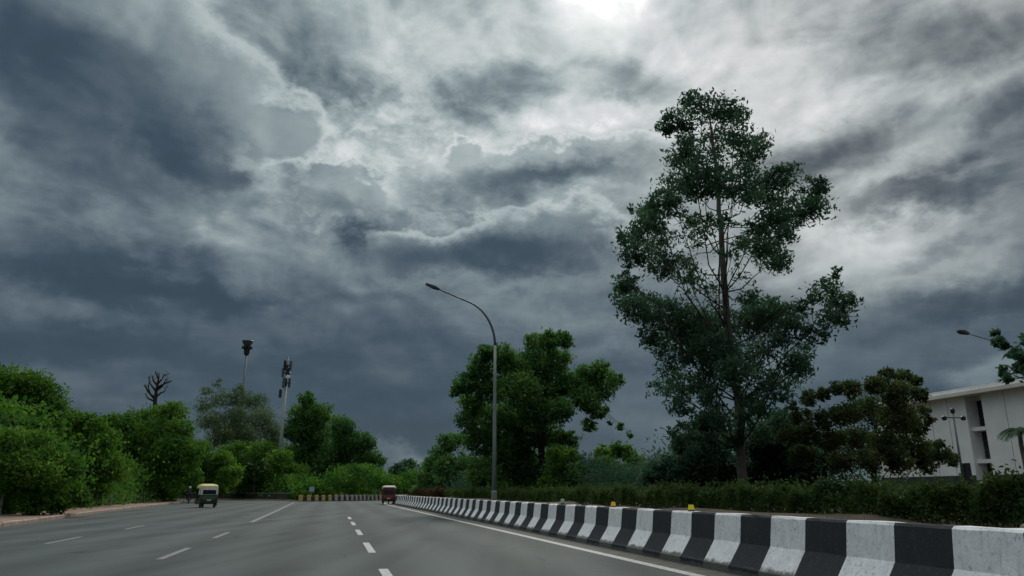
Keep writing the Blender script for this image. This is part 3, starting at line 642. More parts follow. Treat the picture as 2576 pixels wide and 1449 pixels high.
# left side
tree('roadside_tree', 'tall bright green tree at the left edge of the view', 46, [(50, 1270), (50, 1160), (45, 1050)], [(40,955,42),(90,965,42),(20,1000,55),(115,1000,45),(60,1050,65),(-20,965,55),(145,1025,30),(0,1080,55),(-60,1050,80),(60,1120,60),(110,1070,50)], 'bright', 9, .8, trunk_r=.22)
tree('roadside_shrub', 'leafy bush standing nearest at the left edge behind the kerb', 36, [(90, 1300), (90, 1230), (90, 1160)], [(40,1105,38),(90,1115,42),(135,1145,38),(30,1160,55),(170,1175,38),(100,1180,55),(40,1220,55),(120,1230,55),(180,1235,40),(20,1265,40),(90,1265,40),(150,1265,34),(205,1255,26)], 'bright', 9, .8, trunk_r=.1, cat='shrub', tint0=-.02)
tree('roadside_tree', 'middling green tree between the left edge tree and the dark tree', 56, [(180, 1275), (180, 1180), (178, 1110)], [(130,1065,42),(180,1058,38),(228,1072,38),(160,1110,55),(230,1120,48),(110,1100,45),(200,1170,60),(250,1170,50),(240,1225,40),(190,1225,45),(265,1105,40),(280,1180,50)], 'bright', 8, .8, trunk_r=.18)
tree('roadside_tree', 'large dark centred tree below the bare branches', 82, [(350, 1262), (352, 1180), (355, 1090)], [(430,1040,38),(380,1050,34),(330,1065,40),(285,1075,42),(245,1090,34),(452,1080,34),(390,1100,55),(320,1120,65),(265,1140,55),(440,1130,50),(480,1135,34),(400,1170,65),(320,1190,60),(255,1195,55),(460,1190,45),(270,1235,36),(350,1235,38),(420,1235,38)], 'bright', 8, .85, trunk_r=.28, tint0=-.06)
tree('roadside_shrub', 'light green bush right behind the yellow roofed auto rickshaw', 92, [(510, 1255), (510, 1215), (508, 1170)], [(500,1130,30),(522,1165,34),(480,1175,36),(540,1200,32),(500,1215,32),(470,1225,28),(555,1228,22),(560,1160,32),(580,1195,32),(450,1150,34)], 'bright', 7.5, .85, trunk_r=.12, cat='shrub', tint0=.08)
tree('feathery_tree', 'hazy feathery pine like tree rising behind the bushes', 150, [(600, 1245), (602, 1120), (605, 1000)], [(520,985,16,.5),(545,962,14,.4),(515,1020,24,.6),(560,1005,30,.6),(610,1005,30,.7),(650,1015,28,.7),(590,1055,42,.8),(530,1060,34,.7),(655,1055,34,.8),(682,1085,30,.8),(560,1100,40),(620,1100,40),(600,975,16,.5),(690,1120,30)], 'grey', 8, .6, trunk_r=.3, aspect=.22, clump=.4, shell=.2)
tree('island_bush', 'rounded light topped bush left of the striped far barrier', 116, [(640, 1256), (640, 1220), (640, 1165)], [(600,1140,36),(660,1138,36),(560,1150,32),(702,1162,34),(742,1190,32),(600,1190,46),(660,1200,46),(720,1220,32),(562,1210,36),(620,1232,26),(680,1236,22),(760,1215,24)], 'bright', 7.5, .85, trunk_r=.2, tint0=.03, cat='bush')
tree('island_tree', 'tallest green tree in the centre distance beside the antenna mast', 133, [(770, 1256), (770, 1160), (772, 1060)], [(772,1002,22),(762,1040,36),(805,1040,34),(742,1085,38),(795,1090,50),(780,1140,55),(740,1150,38),(800,1195,46),(760,1215,32),(830,1150,40)], 'mid', 7.5, .85, trunk_r=.35, tint0=.02, depth=.35)
tree('island_tree', 'green tree sloping down toward the road bend in the centre distance', 128, [(875, 1256), (875, 1180), (872, 1110)], [(860,1072,32),(872,1112,42),(918,1112,28),(850,1150,52),(920,1150,38),(950,1162,20),(870,1200,46),(932,1198,36),(830,1228,26),(900,1230,26),(955,1215,18),(820,1190,40)], 'mid', 7.5, .85, trunk_r=.3, tint0=-.04, depth=.35)
tree('distant_tree', 'small dark tree beyond the road bend', 165, [(1020, 1247), (1020, 1210), (1020, 1185)], [(1000,1182,22),(1030,1172,20),(1010,1210,26),(1045,1205,26),(980,1215,22),(1030,1228,18),(990,1235,14)], 'dark', 7, .9, trunk_r=.2)
tree('distant_tree', 'small green tree beyond the bend, right of the dark one', 150, [(1085, 1247), (1085, 1210), (1085, 1185)], [(1080,1175,20),(1060,1195,22),(1100,1200,24),(1075,1222,24),(1115,1225,20),(1050,1230,14)], 'mid', 7, .9, trunk_r=.2)

# filler thickets behind the roadside rows (a far mass nobody could count)
def thicket(name, label, pts, h, w, leaf, size, n, tint0=0.0):
    line = smooth_line(pts, 1.0); k = len(line); C = []; 
    i = rng.integers(0, k, n); b = np.array([[p.x, p.y, 0] for p in line])[i]; hh = h*(.75+.25*np.sin(i*.37)+.2*np.sin(i*.11+1))
    C = b+np.stack([rng.normal(size=n)*w*.5, rng.normal(size=n)*w*.5, hh*rng.random(n)**.8], 1)
    T = .45+tint0+.2*np.sin(C[:, 0]*1.3+C[:, 2]*2)+.12*rng.normal(size=n)
    o = leaves(name, LF[leaf], C, size, T, .55, .2); tag(o, label, 'thicket', kind='stuff')
thicket('thicket', 'dense green undergrowth filling in behind the roadside trees on the left', [(-27, 36), (-33, 55), (-41, 80), (-48, 98), (-66, 116)], 5.2, 3.0, 'bright', .34, 60000, -.12)
thicket('thicket', 'dense undergrowth on the island behind the far barrier', [(-64, 134), (-48, 130), (-37, 122), (-28, 108), (-23.5, 108), (-19, 117), (-12, 127), (2, 139), (24, 146)], 4.6, 2.6, 'bright', .45, 36000, -.12)
thicket('thicket', 'dark shrubbery in the median below the broad tree', [sd(24, 18), sd(34, 15), sd(50, 13), sd(66, 11.5), sd(80, 11), sd(92, 15)], 3.6, 1.8, 'dark', .15, 75000, .0)

# low clipped hedge along the verge
def hedge(name, label, s0, s1, d, w, z0, z1, n, size, leaf, tint0=0.0, fol='foliage'):
    root = empty(name, sd((s0+s1)/2, d, z0)); b = Vector(root.location)
    # denser toward the camera, where the leaves are larger in the picture
    ss = s0+(s1-s0)*rng.random(n)**1.7; top = z1+.07*np.sin(ss*1.9)+.08*np.sin(ss*4.3+1)*np.sin(ss*.9)+.04*np.sin(ss*9.1)+.09*np.abs(rng.normal(size=n))*(rng.random(n) < .5)
    q = rng.random(n); zz = z0+(top-z0)*(q**.6); dd = d+(rng.random(n)-.5)*w*(1-.35*q**6)
    face = rng.random(n) < .55; dd = np.where(face, d-w/2+np.abs(rng.normal(size=n))*.10+.08*np.sin(ss*3.1)+.06*np.sin(ss*7.7+zz*5), dd)
    C = ss[:, None]*np.array(rv)+dd[:, None]*np.array(nv)+np.stack([0*zz, 0*zz, zz], 1)-np.array(b)
    T = .42+tint0+.22*np.sin(ss*2.2+zz*4)*np.sin(ss*.7)+.13*rng.normal(size=n)
    leaves(fol, LF[leaf], C, size, T, .5, .0, root)
    m = MB()
    for k in range(int((s1-s0)*2.2)):
        s_ = s0+(s1-s0)*(k+random.random())/((s1-s0)*2.2); a = sd(s_, d+random.uniform(-.3, .3)*w, z0-.06)-b; m.tube([a, a+Vector((random.uniform(-.1, .1), random.uniform(-.1, .1), (z1-z0)*.8))], [.015, .006], 4)
    tag(m.build('stems', MT['bark_dark'], root), kind='stuff')
    tag(root, label, 'hedge')
hedge('hedge', 'low dark green hedge running along the verge behind the barrier', 6.2, 74, 8.9, 2.0, .70, 1.25, 110000, .07, 'hedge')
hedge('flower_hedge', 'strip of dry reddish plants at the far end of the barrier', 56, 80, 7.9, .8, .74, 1.35, 5000, .13, 'dry', fol='foliage')
def grass_tufts():
    V = []; n = 2600; s = 3+60*rng.random(n)**1.9; d = RB_D+.25+1.9*rng.random(n)**1.2
    m = MB()
    for a, b in zip(s, d):
        for k in range(3):
            p = sd(a+random.uniform(-.06, .06), b+random.uniform(-.06, .06), .72); h = random.uniform(.05, .17); q = Vector((random.uniform(-1, 1), random.uniform(-1, 1), 0))*h*.5; w = Vector((random.uniform(-1, 1), random.uniform(-1, 1), 0)).normalized()*.008
            m.poly([p-w, p+w, p+q+Vector((0, 0, h))])
    o = m.build('dry_grass', mat('dry_grass', (.05, .055, .02), .9, .4, 2, col2=(.13, .10, .045))); tag(o, 'tufts of dry grass on the soil behind the barrier', 'grass', kind='stuff')
grass_tufts()
def rubble():
    specs = [(6.4, .50, .13, 'largest broken stone on the soil above the nearest barrier blocks'), (6.75, .80, .08, 'small broken stone just behind the largest one on the verge soil'), (5.8, .62, .11, 'pale stone at the right edge of the verge soil by the nearest block')]
    for i, (s, d, r, lb) in enumerate(specs):
        m = MB(); m.ball((0, 0, r*.45), (r*1.3, r, r*.7), 9, 6); rr = random.Random(i)
        m.v = [(x*rr.uniform(.82, 1.12), y*rr.uniform(.82, 1.12), z*rr.uniform(.85, 1.1)) for x, y, z in m.v]
        o = m.build('rubble_stone', MT['stone'], None, loc=sd(s, RB_D+d, .77), rz=rr.uniform(0, 6)); tag(o, lb, 'stone', 'stones on the verge')
rubble()

# ------------------------------------------------------------------ street lamps, masts, poles
def street_lamp(px_base, t_base, pts, label, r=.10, head_len=.62):
    p = P(px_base, 1238, t_base); z0 = zg(Vector((p.x, p.y, 0))); root = empty('street_lamp', (p.x, p.y, z0)); H, R_ = pts['h'], pts['reach']; out = -nv*R_*pts.get('side', 1)
    b = MB(); b.box((-.2, -.2, -.1), (.2, .2, .05)); b.lathe([(.13, .05), (.13, .5), (.11, .55)], n=12); b.build('base', MT['galv'], root)
    m = MB(); col = [Vector((0, 0, .05)), Vector((0, 0, H*.3)), Vector((0, 0, H*.55)), Vector((0, 0, H*.72))]
    arm = []
    for k in range(1, 15):
        a = k/14; ang = a*R(74); arm.append(Vector((0, 0, H*.72))+out*(1-math.cos(ang))*.62*1.0+Vector((0, 0, math.sin(ang)*H*.215)))
    end = arm[-1]+out*.50+Vector((0, 0, H*.055)); m.tube(col, [r, r*.86, r*.72, r*.62], 12); m.build('pole', MT['galv'], root, smooth=True)
    a = MB(); a.tube([Vector((0, 0, H*.72))]+arm+[end], [r*.62]+[r*.62-(r*.26)*k/14 for k in range(14)]+[r*.34], 10); a.build('arm', MT['grey_metal'], root, smooth=True)
    h = MB(); q = (end-arm[-1]).normalized(); n = q.cross(Vector((0, 0, 1))).normalized(); up = n.cross(q)
    ring = lambda c, w, hh: [c-n*w-up*hh*.5, c+n*w-up*hh*.5, c+n*w*.8+up*hh*.5, c-n*w*.8+up*hh*.5]
    h.prism(ring(end-q*.08, .07, .08), ring(end+q*.18, .15, .12), True); h.prism(ring(end+q*.181, .15, .12), ring(end+q*head_len, .11, .06), True)
    hd = h.build('lamp_head', MT['dark_metal'], root); d = MB(); d.prism(ring(end+q*.22-up*.062, .11, .012), ring(end+q*(head_len-.06)-up*.045, .08, .012)); d.build('lens', MT['frame'], hd)
    tag(root, label, 'street lamp'); return root
street_lamp(1243, 33.6, {'h': 10.0, 'reach': 2.95}, 'tall grey street lamp with curved arm behind the middle of the barrier')
street_lamp(2672, 28, {'h': 6.55, 'reach': 3.3}, 'street lamp at the right edge with only its thin curved arm in view', r=.05, head_len=.36)
def mast():
    t = 168; p = P(587, 1238, t); root = empty('high_mast', (p.x, p.y, -.03)); top = P(622, 850, t).z; m = MB()
    m.tube([(0, 0, 0), (0, 0, top*.5), (0, 0, top)], [.36, .28, .18], 10); m.build('pole', MT['grey_metal'], root, smooth=True)
    h = MB(); h.lathe([(.25, top-2.4), (.62, top-2.0), (.72, top-.8), (.9, top-.2), (.3, top)], n=14); h.build('lamp_ring', MT['dark_metal'], root)
    c = MB(); c.lathe([(.8, top), (1.35, top+1.1), (1.25, top+1.2), (.2, top+.8)], n=12); c.build('floodlight_crown', MT['grey_metal'], root)
    for k in range(8):
        a = 2*math.pi*k/8; f = MB(); cx, cy = 1.0*math.cos(a), 1.0*math.sin(a); f.box((cx-.22, cy-.22, top-.75), (cx+.22, cy+.22, top-.25)); f.build('floodlight', MT['dark_metal'], root, bevel=.04)
    tag(root, 'dark high mast with a funnel shaped lamp ring against the clouds', 'mast')
mast()
def antenna():
    t = 122; p = P(697, 1238, t); root = empty('antenna_mast', (p.x, p.y, -.03)); top = P(718, 962, t).z; tip = P(721, 880, t).z; m = MB()
    m.tube([(0, 0, 0), (0, 0, top*.5), (0, 0, top)], [.31, .28, .24], 14); m.build('pole', MT['galv'], root, smooth=True)
    u = MB(); u.tube([(0, 0, top), (0, 0, tip)], [.20, .14], 10); u.build('mast_top', MT['grey_metal'], root, smooth=True)
    for j, z in enumerate((top+.6, top+2.3, tip-1.6)):
        r = MB(); r.lathe([(.62, z), (.68, z+.06), (.62, z+.12)], n=14); r.build('antenna_ring', MT['grey_metal'], root)
        for k in range(3):
            a = 2*math.pi*k/3+j*.9+.4; c = (math.cos(a)*.6, math.sin(a)*.6); b = MB(); b.box((c[0]-.18, c[1]-.16, z-.75), (c[0]+.18, c[1]+.16, z+.85)); b.build('panel_antenna', MT['dark_metal'] if (k+j) % 2 else MT['grey_metal'], root, bevel=.05)
    d = MB(); d.lathe([(.05, -.05), (.32, .0), (.34, -.32), (.05, -.36)], c=(.55, -.75, top+1.5), n=16, axis='Y'); d.build('dish', MT['white_paint'], root)
    e = MB(); e.box((-.95, -.3, top-1.9), (-.55, .1, top-.5)); e.build('equipment_box', MT['dark_metal'], root, bevel=.04)
    tag(root, 'pale antenna mast with dark panels and one white dish', 'mast')
antenna()
def bare_tree():
    t = 100; b0 = P(388, 1250, t); root = empty('bare_tree', (b0.x, b0.y, -.03)); base = Vector(root.location); m = MB(); tr = [Vector((0, 0, -.1)), P(387, 1120, t)-base, P(390, 1010, t)-base, P(393, 985, t)-base, P(399, 950, t)-base, P(401, 938, t)-base]
    m.tube(tr, [.45, .36, .27, .2, .1, .05], 8); m.build('trunk', MT['bark_dark'], root, smooth=True)
    arms = [((390,1005),(378,992),(373,975),(376,958)), ((391,1000),(405,988),(414,985),(419,972)), ((393,985),(383,972),(376,962),(374,948)), ((394,982),(408,972),(415,960),(424,948)), ((397,965),(406,955),(412,945),(425,940)), ((396,970),(386,958),(383,945)), ((390,1010),(372,1002),(366,990)), ((399,952),(394,942),(391,934)), ((391,1002),(372,985),(364,968)), ((395,975),(412,966),(432,958))]
    l = MB()
    for a in arms:
        pts = [P(x, y, t+random.uniform(-.6, .6)*i)-base for i, (x, y) in enumerate(a)]; l.tube(pts, [.15-.035*i for i in range(len(pts))], 6)
        for k in range(4):
            s = pts[-1].lerp(pts[-2], random.random()); l.tube([s, s+Vector((random.uniform(-.5, .5), random.uniform(-.5, .5), random.uniform(.2, .8)))], [.035, .012], 4)
    l.build('limbs', MT['bark_dark'], root, smooth=True); tag(root, 'dead leafless tree top sticking up above the left trees', 'tree')
bare_tree()
def garden_lamp(px, t, toppx, label, cross=True, r=.06):
    p = P(px, 1238, t); z0 = zg(Vector((p.x, p.y, 0))); root = empty('lamp_post', (p.x, p.y, z0)); H = P(px, toppx, t).z-z0; m = MB()
    m.tube([(0, 0, -.05), (0, 0, H*.5), (0, 0, H)], [r*1.2, r, r*.8], 10); m.lathe([(r*2, -.05), (r*2, .25), (r*1.3, .32)], n=12); m.build('post', MT['grey_metal'], root, smooth=True)
    if cross:
        c = MB(); c.tube([(-.42, 0, H-.18), (.42, 0, H-.18)], .028, 8); c.build('crossarm', MT['grey_metal'], root)
        for s in (-1, 1): l = MB(); l.lathe([(.05, H-.30), (.10, H-.26), (.10, H-.15), (.03, H-.10)], c=(s*.40, 0, 0), n=12); l.build('lantern', MT['dark_metal'], root)
        l = MB(); l.lathe([(.06, H), (.09, H+.05), (.08, H+.18), (.02, H+.22)], n=12); l.build('lantern', MT['dark_metal'], root)
        b = MB(); b.box((.09, -.12, .55), (.33, .12, 1.65)); b.build('switch_box', MT['dark_metal'], root, bevel=.02)
    else:
        l = MB(); l.lathe([(.06, H), (.14, H+.05), (.12, H+.22), (.03, H+.28)], n=12); l.build('lantern', MT['grey_metal'], root)
    tag(root, label, 'lamp post')
garden_lamp(2428, 30.5, 1034, 'dark lamp post with a crossarm in front of the white building', r=.045)
garden_lamp(1050, 84, 1172, 'thin pale post at the far end of the striped barrier', cross=False, r=.11)
def sign():
    p = P(785, 1258, 104); root = empty('road_sign', (-26.3, 101.4, -.03)); m = MB(); m.tube([(0, 0, 0), (0, 0, 1.9)], .04, 8); m.build('post', MT['galv'], root)
    b = MB(); b.box((-.32, -.075, 1.25), (.32, -.045, 1.85)); b.build('panel', MT['sign'], root, bevel=.01); tag(root, 'small pale blue sign at the start of the far barrier', 'sign')
sign()
def post_fence():
    line = smooth_line(kerb_ctrl, 1.9); root = empty('post_fence', line[20]); b = Vector(root.location); pm = MB(); pm.prism([(-.07, -.07, -.1), (.07, -.07, -.1), (.07, .07, -.1), (-.07, .07, -.1)], [(-.05, -.05, .98), (.05, -.05, .98), (.05, .05, .98), (-.05, .05, .98)]); me = pm.mesh('post', MT['post']); tops = []
    for i in range(20, min(62, len(line)-1)):
        q = (line[i+1]-line[i]).normalized(); p = line[i]+Vector((-q.y, q.x, 0))*3.0+Vector((0, 0, .13)); o = link('post', me, root, p-b, math.atan2(-q.x, q.y)); o.rotation_euler.x = random.uniform(-.05, .05); tops.append(p-b)
    for h in (.45, .82):
        w = MB(); w.tube([p+Vector((0, 0, h)) for p in tops], .008, 5); w.build('wire', MT['grey_metal'], root)
    tag(root, 'row of short pale fence posts along the left footpath', 'fence')
post_fence()

# ------------------------------------------------------------------ white building on the right
def building():
    fd, s_end, s0 = 61.0, 76.0, 28.0; zb, zt = .6, 10.4; root = empty('office_building', sd(s_end, fd, .6), RA); inv = root.matrix_basis.inverted() if False else None
    def loc(s, d, z): return (d-fd, s-s_end, z-.6)                         # local: x = away from road, y = along road
    piers = [(62.6, 76.0), (53.2, 60.6), (43.8, 51.2), (28.0, 41.8)]
    for a, b in piers:
        m = MB(); m.box(loc(a, fd, zb-.1), loc(b, fd+3.0, zt)); m.build('wall', MT['white_wall'], root)
    bk = MB(); bk.box(loc(28, fd+3.0, zb-.1), loc(76, fd+16, zt)); bk.build('wall', MT['white_wall'], root)
    pl = MB(); 
    for a, b in piers: pl.box(loc(a+.03, fd-.06, zb-.1), loc(b-.03, fd-.004, 2.75))
    pl.build('shadow_gap_band', MT['shadow_gap_band'], root)  # dark colour stands in for the shadow gap under the wall
    for s in (64.9, 67.2, 69.5, 71.8, 74.1, 55.6, 58.0, 46.2, 48.6):
        jn = MB(); jn.box(loc(s-.02, fd-.010, 2.76), loc(s+.02, fd+.01, 10.39)); jn.build('wall_joint', MT['frame'], root)
    for (a, b) in ((60.6, 62.6), (51.2, 53.2), (41.8, 43.8)):
        rb = MB(); rb.box(loc(a+.003, fd+1.45, zb-.1), loc(b-.003, fd+2.99, zt-.003)); rb.build('recess_wall', MT['white_wall'], root)
        for (z0, z1) in ((7.4, 10.0), (4.3, 6.95), (1.2, 3.85)):
            w = MB(); w.box(loc(a+.03, fd+1.40, z0), loc(b-.03, fd+1.448, z1)); wo_ = w.build('window', MT['frame'], root)
            cols = 2; rows = 3
            for i in range(cols):
                for j in range(rows):
                    y0 = a+.06+(b-a-.12)*i/cols; y1 = a+.06+(b-a-.12)*(i+1)/cols; q0 = z0+.05+(z1-z0-.1)*j/rows; q1 = z0+.05+(z1-z0-.1)*(j+1)/rows
                    g = MB(); g.box(loc(y0+.025, fd+1.375, q0+.025), loc(y1-.025, fd+1.397, q1-.025)); g.build('pane', MT['glass'], wo_)
            sl_ = MB(); sl_.box(loc(a+.003, fd+.35, z0-.42), loc(b-.003, fd+1.396, z0-.06)); sl_.build('ledge', MT['white_wall'], root)
    r = MB(); r.box(loc(27, fd-1.0, zt+.003), loc(77, fd+17, zt+.34)); rf = r.build('roof', MT['cream'], root)
    p = MB(); p.box(loc(27.4, fd-.7, zt+.343), loc(76.6, fd-.45, zt+.75)); p.build('parapet', MT['white_wall'], rf)
    tag(root, 'white multi storey building with overhanging flat roof at the right edge', 'building')
building()
def palm(px, t, toppx, label, sc=1.0, n=16, tr=.11, ln=1.3, leaf='dark', group=None):
    p = P(px, 1238, t); z0 = zg(Vector((p.x, p.y, 0))); root = empty('palm', (p.x, p.y, z0)); H = P(px, toppx, t).z-z0; m = MB()
    m.tube([(0, 0, -.1), (.02, 0, H*.4), (-.02, .02, H*.8), (0, 0, H)], [tr*1.2, tr, tr*.85, tr*.7], 10); m.build('trunk', MT['bark'], root, smooth=True)
    C = []; ribs = MB()
    for k in range(n):
        a = 2*math.pi*k/n+random.uniform(-.2, .2); up = random.uniform(.15, 1.1); pts = []
        for i in range(7):
            f = i/6; pts.append(Vector((math.cos(a)*ln*f*math.cos(up*.6), math.sin(a)*ln*f*math.cos(up*.6), H+ln*(f*math.sin(up)-.75*f*f))))
        ribs.tube(pts, [.018-.002*i for i in range(7)], 5)
        m2 = MB()
        for i in range(1, 24):
            f = i/24*6; j = int(f); c = pts[j].lerp(pts[min(j+1, 6)], f-j); d = (pts[min(j+1, 6)]-pts[j]).normalized(); sd_ = d.cross(Vector((0, 0, 1))).normalized(); l = .34*ln*(1-.55*abs(i/24-.35))
            for s in (-1, 1):
                tip = c+sd_*s*l*.8+d*l*.5-Vector((0, 0, l*.35)); m2.poly([c-d*.025, c+d*.025, tip])
        me = m2.mesh('frond', LF[leaf]); at = me.attributes.new('tint', 'FLOAT', 'FACE'); at.data.foreach_set('value', [random.uniform(.2, .7)]*len(me.polygons)); link('frond', me, root)
    ribs.build('frond_ribs', MT['bark_dark'], root); tag(root, label, 'palm', group)
palm(2592, 30, 1078, 'small palm at the right edge in front of the white building', ln=.85, tr=.1)
for i, (x, tp, lb) in enumerate(((1660, 1168, 'dark spiky low palm, leftmost of the three by the tall tree'), (1700, 1160, 'dark spiky low palm, middle of the three by the tall tree'), (1640, 1200, 'dark spiky low palm, lowest of the three by the tall tree'))):
    palm(x, 33+i*.8, tp, lb, ln=1.15, tr=.09, n=14, group='spiky palms by the tall tree')
tree('roadside_branch_tree', 'tree at the right edge with large dark leaves reaching into view', 17, [(2790, 1230), (2780, 1100), (2770, 980), (2760, 900)], [(2505,838,10,.5),(2512,862,12),(2530,870,14),(2545,890,16),(2565,905,18),(2520,930,14),(2530,950,12),(2560,925,14),(2590,920,30),(2640,930,50),(2620,860,40),(2700,900,70),(2760,850,80),(2820,920,80),(2740,980,70)], 'dark', 19, .9, trunk_r=.16, aspect=.55, clump=.5, depth=.35, tint0=-.1)

# ------------------------------------------------------------------ vehicles
def wheel(parent, c, r, w):
    m = MB(); m.lathe([(r*.6, -w/2), (r*.93, -w/2), (r, -w*.3), (r, w*.3), (r*.93, w/2), (r*.6, w/2)], c=c, n=20, axis='X'); t = m.build('wheel', MT['tyre'], parent, smooth=False)
    h = MB(); h.lathe([(r*.15, -w*.52), (r*.58, -w*.4), (r*.58, w*.4), (r*.15, w*.52)], c=c, n=14, axis='X'); h.build('rim', MT['chrome'], t)
def rickshaw(loc, heading, label, paint, canopy, back):
    root = empty('auto_rickshaw', loc, heading)            # local +y is forward
    hw = .66
    def ex(prof, x0, x1): 
        m = MB(); m.prism([(x0, y, z) for y, z in prof], [(x1, y, z) for y, z in prof]); return m
    ex([(-1.18, .30), (-.25, .26), (-.22, .50), (-.30, .62), (-.95, .98), (-1.16, .98), (-1.24, .60)], -hw, hw).build('body', MT[paint], root, bevel=.05)
    ex([(-.25, .262), (.95, .262), (.95, .32), (-.25, .32)], -hw+.03, hw-.03).build('floor_pan', MT['dark_metal'], root)
    nose = MB(); ring = lambda y, w, z0, z1: [(-w, y, z0), (w, y, z0), (w*.92, y, z1), (-w*.92, y, z1)]
    nose.prism(ring(.85, .60, .30, .98), ring(1.22, .36, .36, .86)); nose.build('front_cowl', MT[paint], root, bevel=.06)
    for s in (-1, 1): ex([(-.24, .32), (.84, .32), (.84, .62), (-.24, .70)], s*hw-.02, s*hw+.015).build('side_panel', MT[paint], root)
    ws = MB(); ws.prism([(-.58, .88, .99), (.58, .88, .99), (.54, .62, 1.60), (-.54, .62, 1.60)], [(-.58, .90, .99), (.58, .90, .99), (.54, .64, 1.60), (-.54, .64, 1.60)]); ws.build('windscreen', MT['glass'], root)
    # canopy: rounded arch lofted front to back
    m = MB(); rings = []
    for y, top, sc in ((.72, 1.66, .93), (.3, 1.76, 1.0), (-.5, 1.79, 1.0), (-.98, 1.74, .98), (-1.16, 1.62, .93)):
        r_ = []
        for k in range(13):
            a = math.pi*k/12; cx = math.copysign(abs(math.cos(a))**.45, math.cos(a)) if abs(math.cos(a)) > 1e-6 else 0; r_.append((-cx*hw*sc, y, 1.46+(top-1.46)*math.sin(a)**.6))
        rings.append(r_)
    for a, b in zip(rings, rings[1:]):
        for k in range(12): m.poly([a[k], a[k+1], b[k+1], b[k]])
    c = m.build('canopy', MT[canopy], root, smooth=False); sol = c.modifiers.new('thick', 'SOLIDIFY'); sol.thickness = .03
    bk = MB(); bk.prism([(-hw*.95, -1.20, .985), (hw*.95, -1.20, .985), (hw*.93, -1.16, 1.64), (-hw*.93, -1.16, 1.64)], [(-hw*.95, -1.16, .985), (hw*.95, -1.16, .985), (hw*.93, -1.12, 1.64), (-hw*.93, -1.12, 1.64)]); bk.build('rear_curtain', MT[back], root)
    rw = MB(); rw.prism([(-.50, -1.212, 1.02), (.50, -1.212, 1.02), (.48, -1.193, 1.34), (-.48, -1.193, 1.34)], [(-.50, -1.20, 1.02), (.50, -1.20, 1.02), (.48, -1.18, 1.34), (-.48, -1.18, 1.34)]); rw.build('rear_window', MT['glass'], root)
    for s in (-1, 1):
        q = MB(); q.prism([(s*hw-.012, -1.15, .985), (s*hw+.012, -1.15, .985), (s*hw+.012, -.45, .985), (s*hw-.012, -.45, .985)], [(s*hw*.99-.012, -1.13, 1.47), (s*hw*.99+.012, -1.13, 1.47), (s*hw*.99+.012, -.60, 1.47), (s*hw*.99-.012, -.60, 1.47)]); q.build('side_curtain', MT[back], root)
        pr = MB(); pr.tube([(s*.60, .86, .95), (s*.62, .66, 1.5)], .022, 6); pr.tube([(s*.64, -.2, .66), (s*.64, -.2, 1.5)], .018, 6); pr.build('pillar', MT['dark_metal'], root)
        tl = MB(); tl.box((s*.53-.06, -1.275, .66), (s*.53+.06, -1.235, .80)); tl.build('tail_light', MT['red_lens'], root)
        wheel(root, (s*.52, -.78, .235), .235, .12)
        mg = MB(); mg.prism([(s*.53-.12, -1.22, .14), (s*.53+.10, -1.22, .14), (s*.53+.10, -1.20, .34), (s*.53-.12, -1.20, .34)], [(s*.53-.12, -1.19, .14), (s*.53+.10, -1.19, .14), (s*.53+.10, -1.17, .34), (s*.53-.12, -1.17, .34)]); mg.build('mudguard', MT['tyre'], root)
    bp = MB(); bp.tube([(-.60, -1.29, .42), (.60, -1.29, .42)], .028, 8); bp.build('bumper', MT['dark_metal'], root)
    np_ = MB(); np_.box((-.16, -1.275, .52), (.16, -1.255, .62)); np_.build('number_plate', MT['plate'], root)
    wheel(root, (0, 1.08, .235), .235, .11)
    fk = MB(); fk.tube([(0, 1.08, .24), (0, .98, .62)], .05, 8); fk.build('fork', MT['dark_metal'], root); ms = MB(); ms.tube([(.58, .86, 1.16), (.76, .90, 1.16)], .012, 5); ms.box((.74, .88, 1.10), (.86, .90, 1.22)); ms.build('mirror', MT['dark_metal'], root)
    st = MB(); st.box((-.58, -.90, .62), (.58, -.36, .74)); st.box((-.3, .10, .32), (.3, .42, .66)); st.build('seat', MT['tyre'], root, bevel=.03)
    tag(root, label, 'auto rickshaw', 'auto rickshaws on the road')
rickshaw((-24.2, 61.2, 0), R(32), 'dark green auto rickshaw with pale yellow roof driving on the left lane', 'green_paint', 'yellow', 'cream_vinyl')
g2 = P(977, 1268.5, 1).to_tuple(); d2 = ray(977, 1268.5); t2 = CAM_H/-d2.z
rickshaw((d2.x*t2, d2.y*t2, 0), R(9), 'dark maroon auto rickshaw with grey roof near the far end of the barrier', 'maroon', 'cream_vinyl', 'maroon')
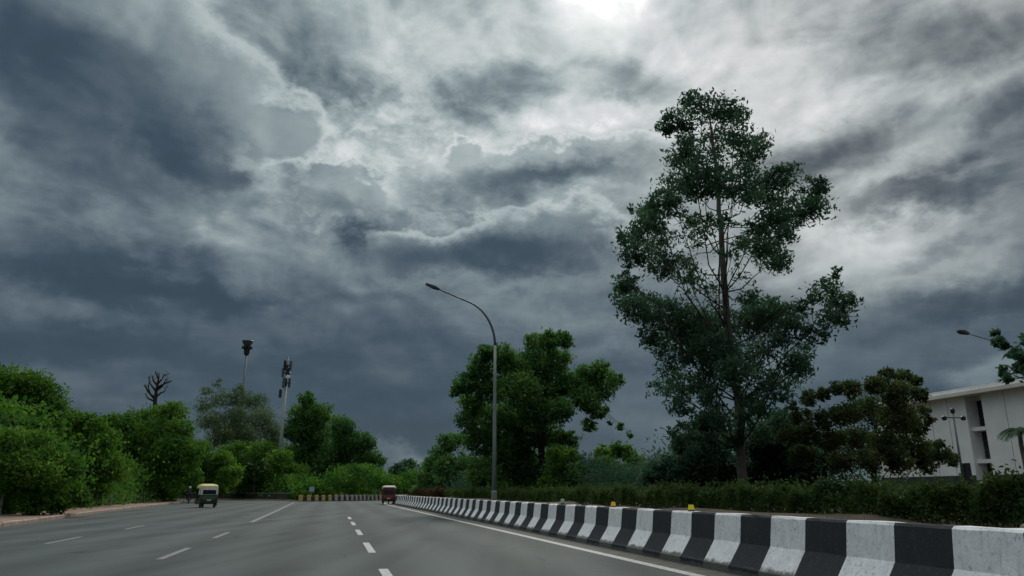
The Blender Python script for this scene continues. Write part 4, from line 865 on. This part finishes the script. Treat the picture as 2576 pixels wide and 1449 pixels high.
def motorbike():
    loc = (-33.6, 80.5, 0); hd = R(22); root = empty('motorcycle', loc, hd)
    wheel(root, (0, .62, .29), .29, .09); wheel(root, (0, -.62, .29), .29, .10)
    f = MB(); f.tube([(0, .62, .29), (0, .42, .85), (0, .36, 1.0)], [.03, .035, .03], 8); f.tube([(0, .40, .78), (0, .0, .72), (0, -.62, .55)], .035, 8); f.tube([(0, -.62, .29), (0, -.15, .38), (0, .30, .55)], .03, 8); f.build('frame', MT['dark_metal'], root)
    e = MB(); e.box((-.13, -.12, .28), (.13, .28, .58)); e.build('engine', MT['grey_metal'], root, bevel=.04); t = MB(); t.ball((0, .22, .80), (.15, .28, .13), 12, 8); t.build('tank', MT['maroon'], root, smooth=True)
    s = MB(); s.box((-.13, -.66, .74), (.13, -.02, .82)); s.build('seat', MT['tyre'], root, bevel=.04); h = MB(); h.tube([(-.36, .28, 1.04), (-.12, .37, 1.02), (.12, .37, 1.02), (.36, .28, 1.04)], .016, 6); h.build('handlebar', MT['chrome'], root)
    l = MB(); l.ball((0, .50, .88), (.09, .07, .09), 10, 6); l.build('headlight', MT['white_paint'], root, smooth=True); r = MB(); r.box((-.06, -.74, .66), (.06, -.68, .74)); r.build('tail_light', MT['red_lens'], root)
    x = MB(); x.tube([(.13, .1, .30), (.16, -.4, .30), (.17, -.8, .36)], [.03, .045, .045], 8); x.build('exhaust', MT['chrome'], root); tag(root, 'dark motorcycle ridden along the left kerb ahead of the auto rickshaw', 'motorcycle')
    # rider: one skinned body
    J = {'pel': (0, -.25, .90), 'wa': (0, -.22, 1.06), 'ch': (0, -.12, 1.28), 'nk': (0, -.06, 1.44), 'hd': (0, -.02, 1.56)}
    V = []; E = []; Rr = []
    def add(p, r, par=None):
        V.append(p); Rr.append(r); i = len(V)-1
        if par is not None: E.append((par, i))
        return i
    pel = add(J['pel'], (.15, .13)); wa = add(J['wa'], (.14, .12), pel); ch = add(J['ch'], (.18, .13), wa); nk = add(J['nk'], (.06, .06), ch); hd_ = add(J['hd'], (.085, .10), nk); add((0, 0, 1.66), (.07, .08), hd_)
    for s in (-1, 1):
        sh = add((s*.19, -.10, 1.37), (.065, .065), ch); eb = add((s*.30, .06, 1.16), (.048, .048), sh); wr = add((s*.33, .25, 1.06), (.035, .035), eb); add((s*.34, .31, 1.05), (.035, .03), wr)
        hp = add((s*.13, -.20, .88), (.085, .09), pel); kn = add((s*.21, .20, .76), (.065, .065), hp); an = add((s*.19, .06, .36), (.045, .045), kn); add((s*.19, .22, .32), (.04, .035), an)
    me = bpy.data.meshes.new('person'); me.from_pydata(V, E, []); me.materials.append(MT['shirt']); o = bpy.data.objects.new('person', me); COL.objects.link(o); o.location = loc; o.rotation_euler = (0, 0, hd)
    sk = o.modifiers.new('skin', 'SKIN'); 
    for i, v in enumerate(me.skin_vertices[0].data): v.radius = Rr[i]; v.use_root = (i == 0)
    sb = o.modifiers.new('sub', 'SUBSURF'); sb.levels = 2; sb.render_levels = 2
    hm = MB(); hm.ball((0, -.01, 1.62), (.135, .155, .145), 14, 10); hm.build('helmet', MT['helmet'], o, smooth=True)
    tag(o, 'person in dark clothes and pale helmet riding the motorcycle by the left kerb', 'person')
motorbike()
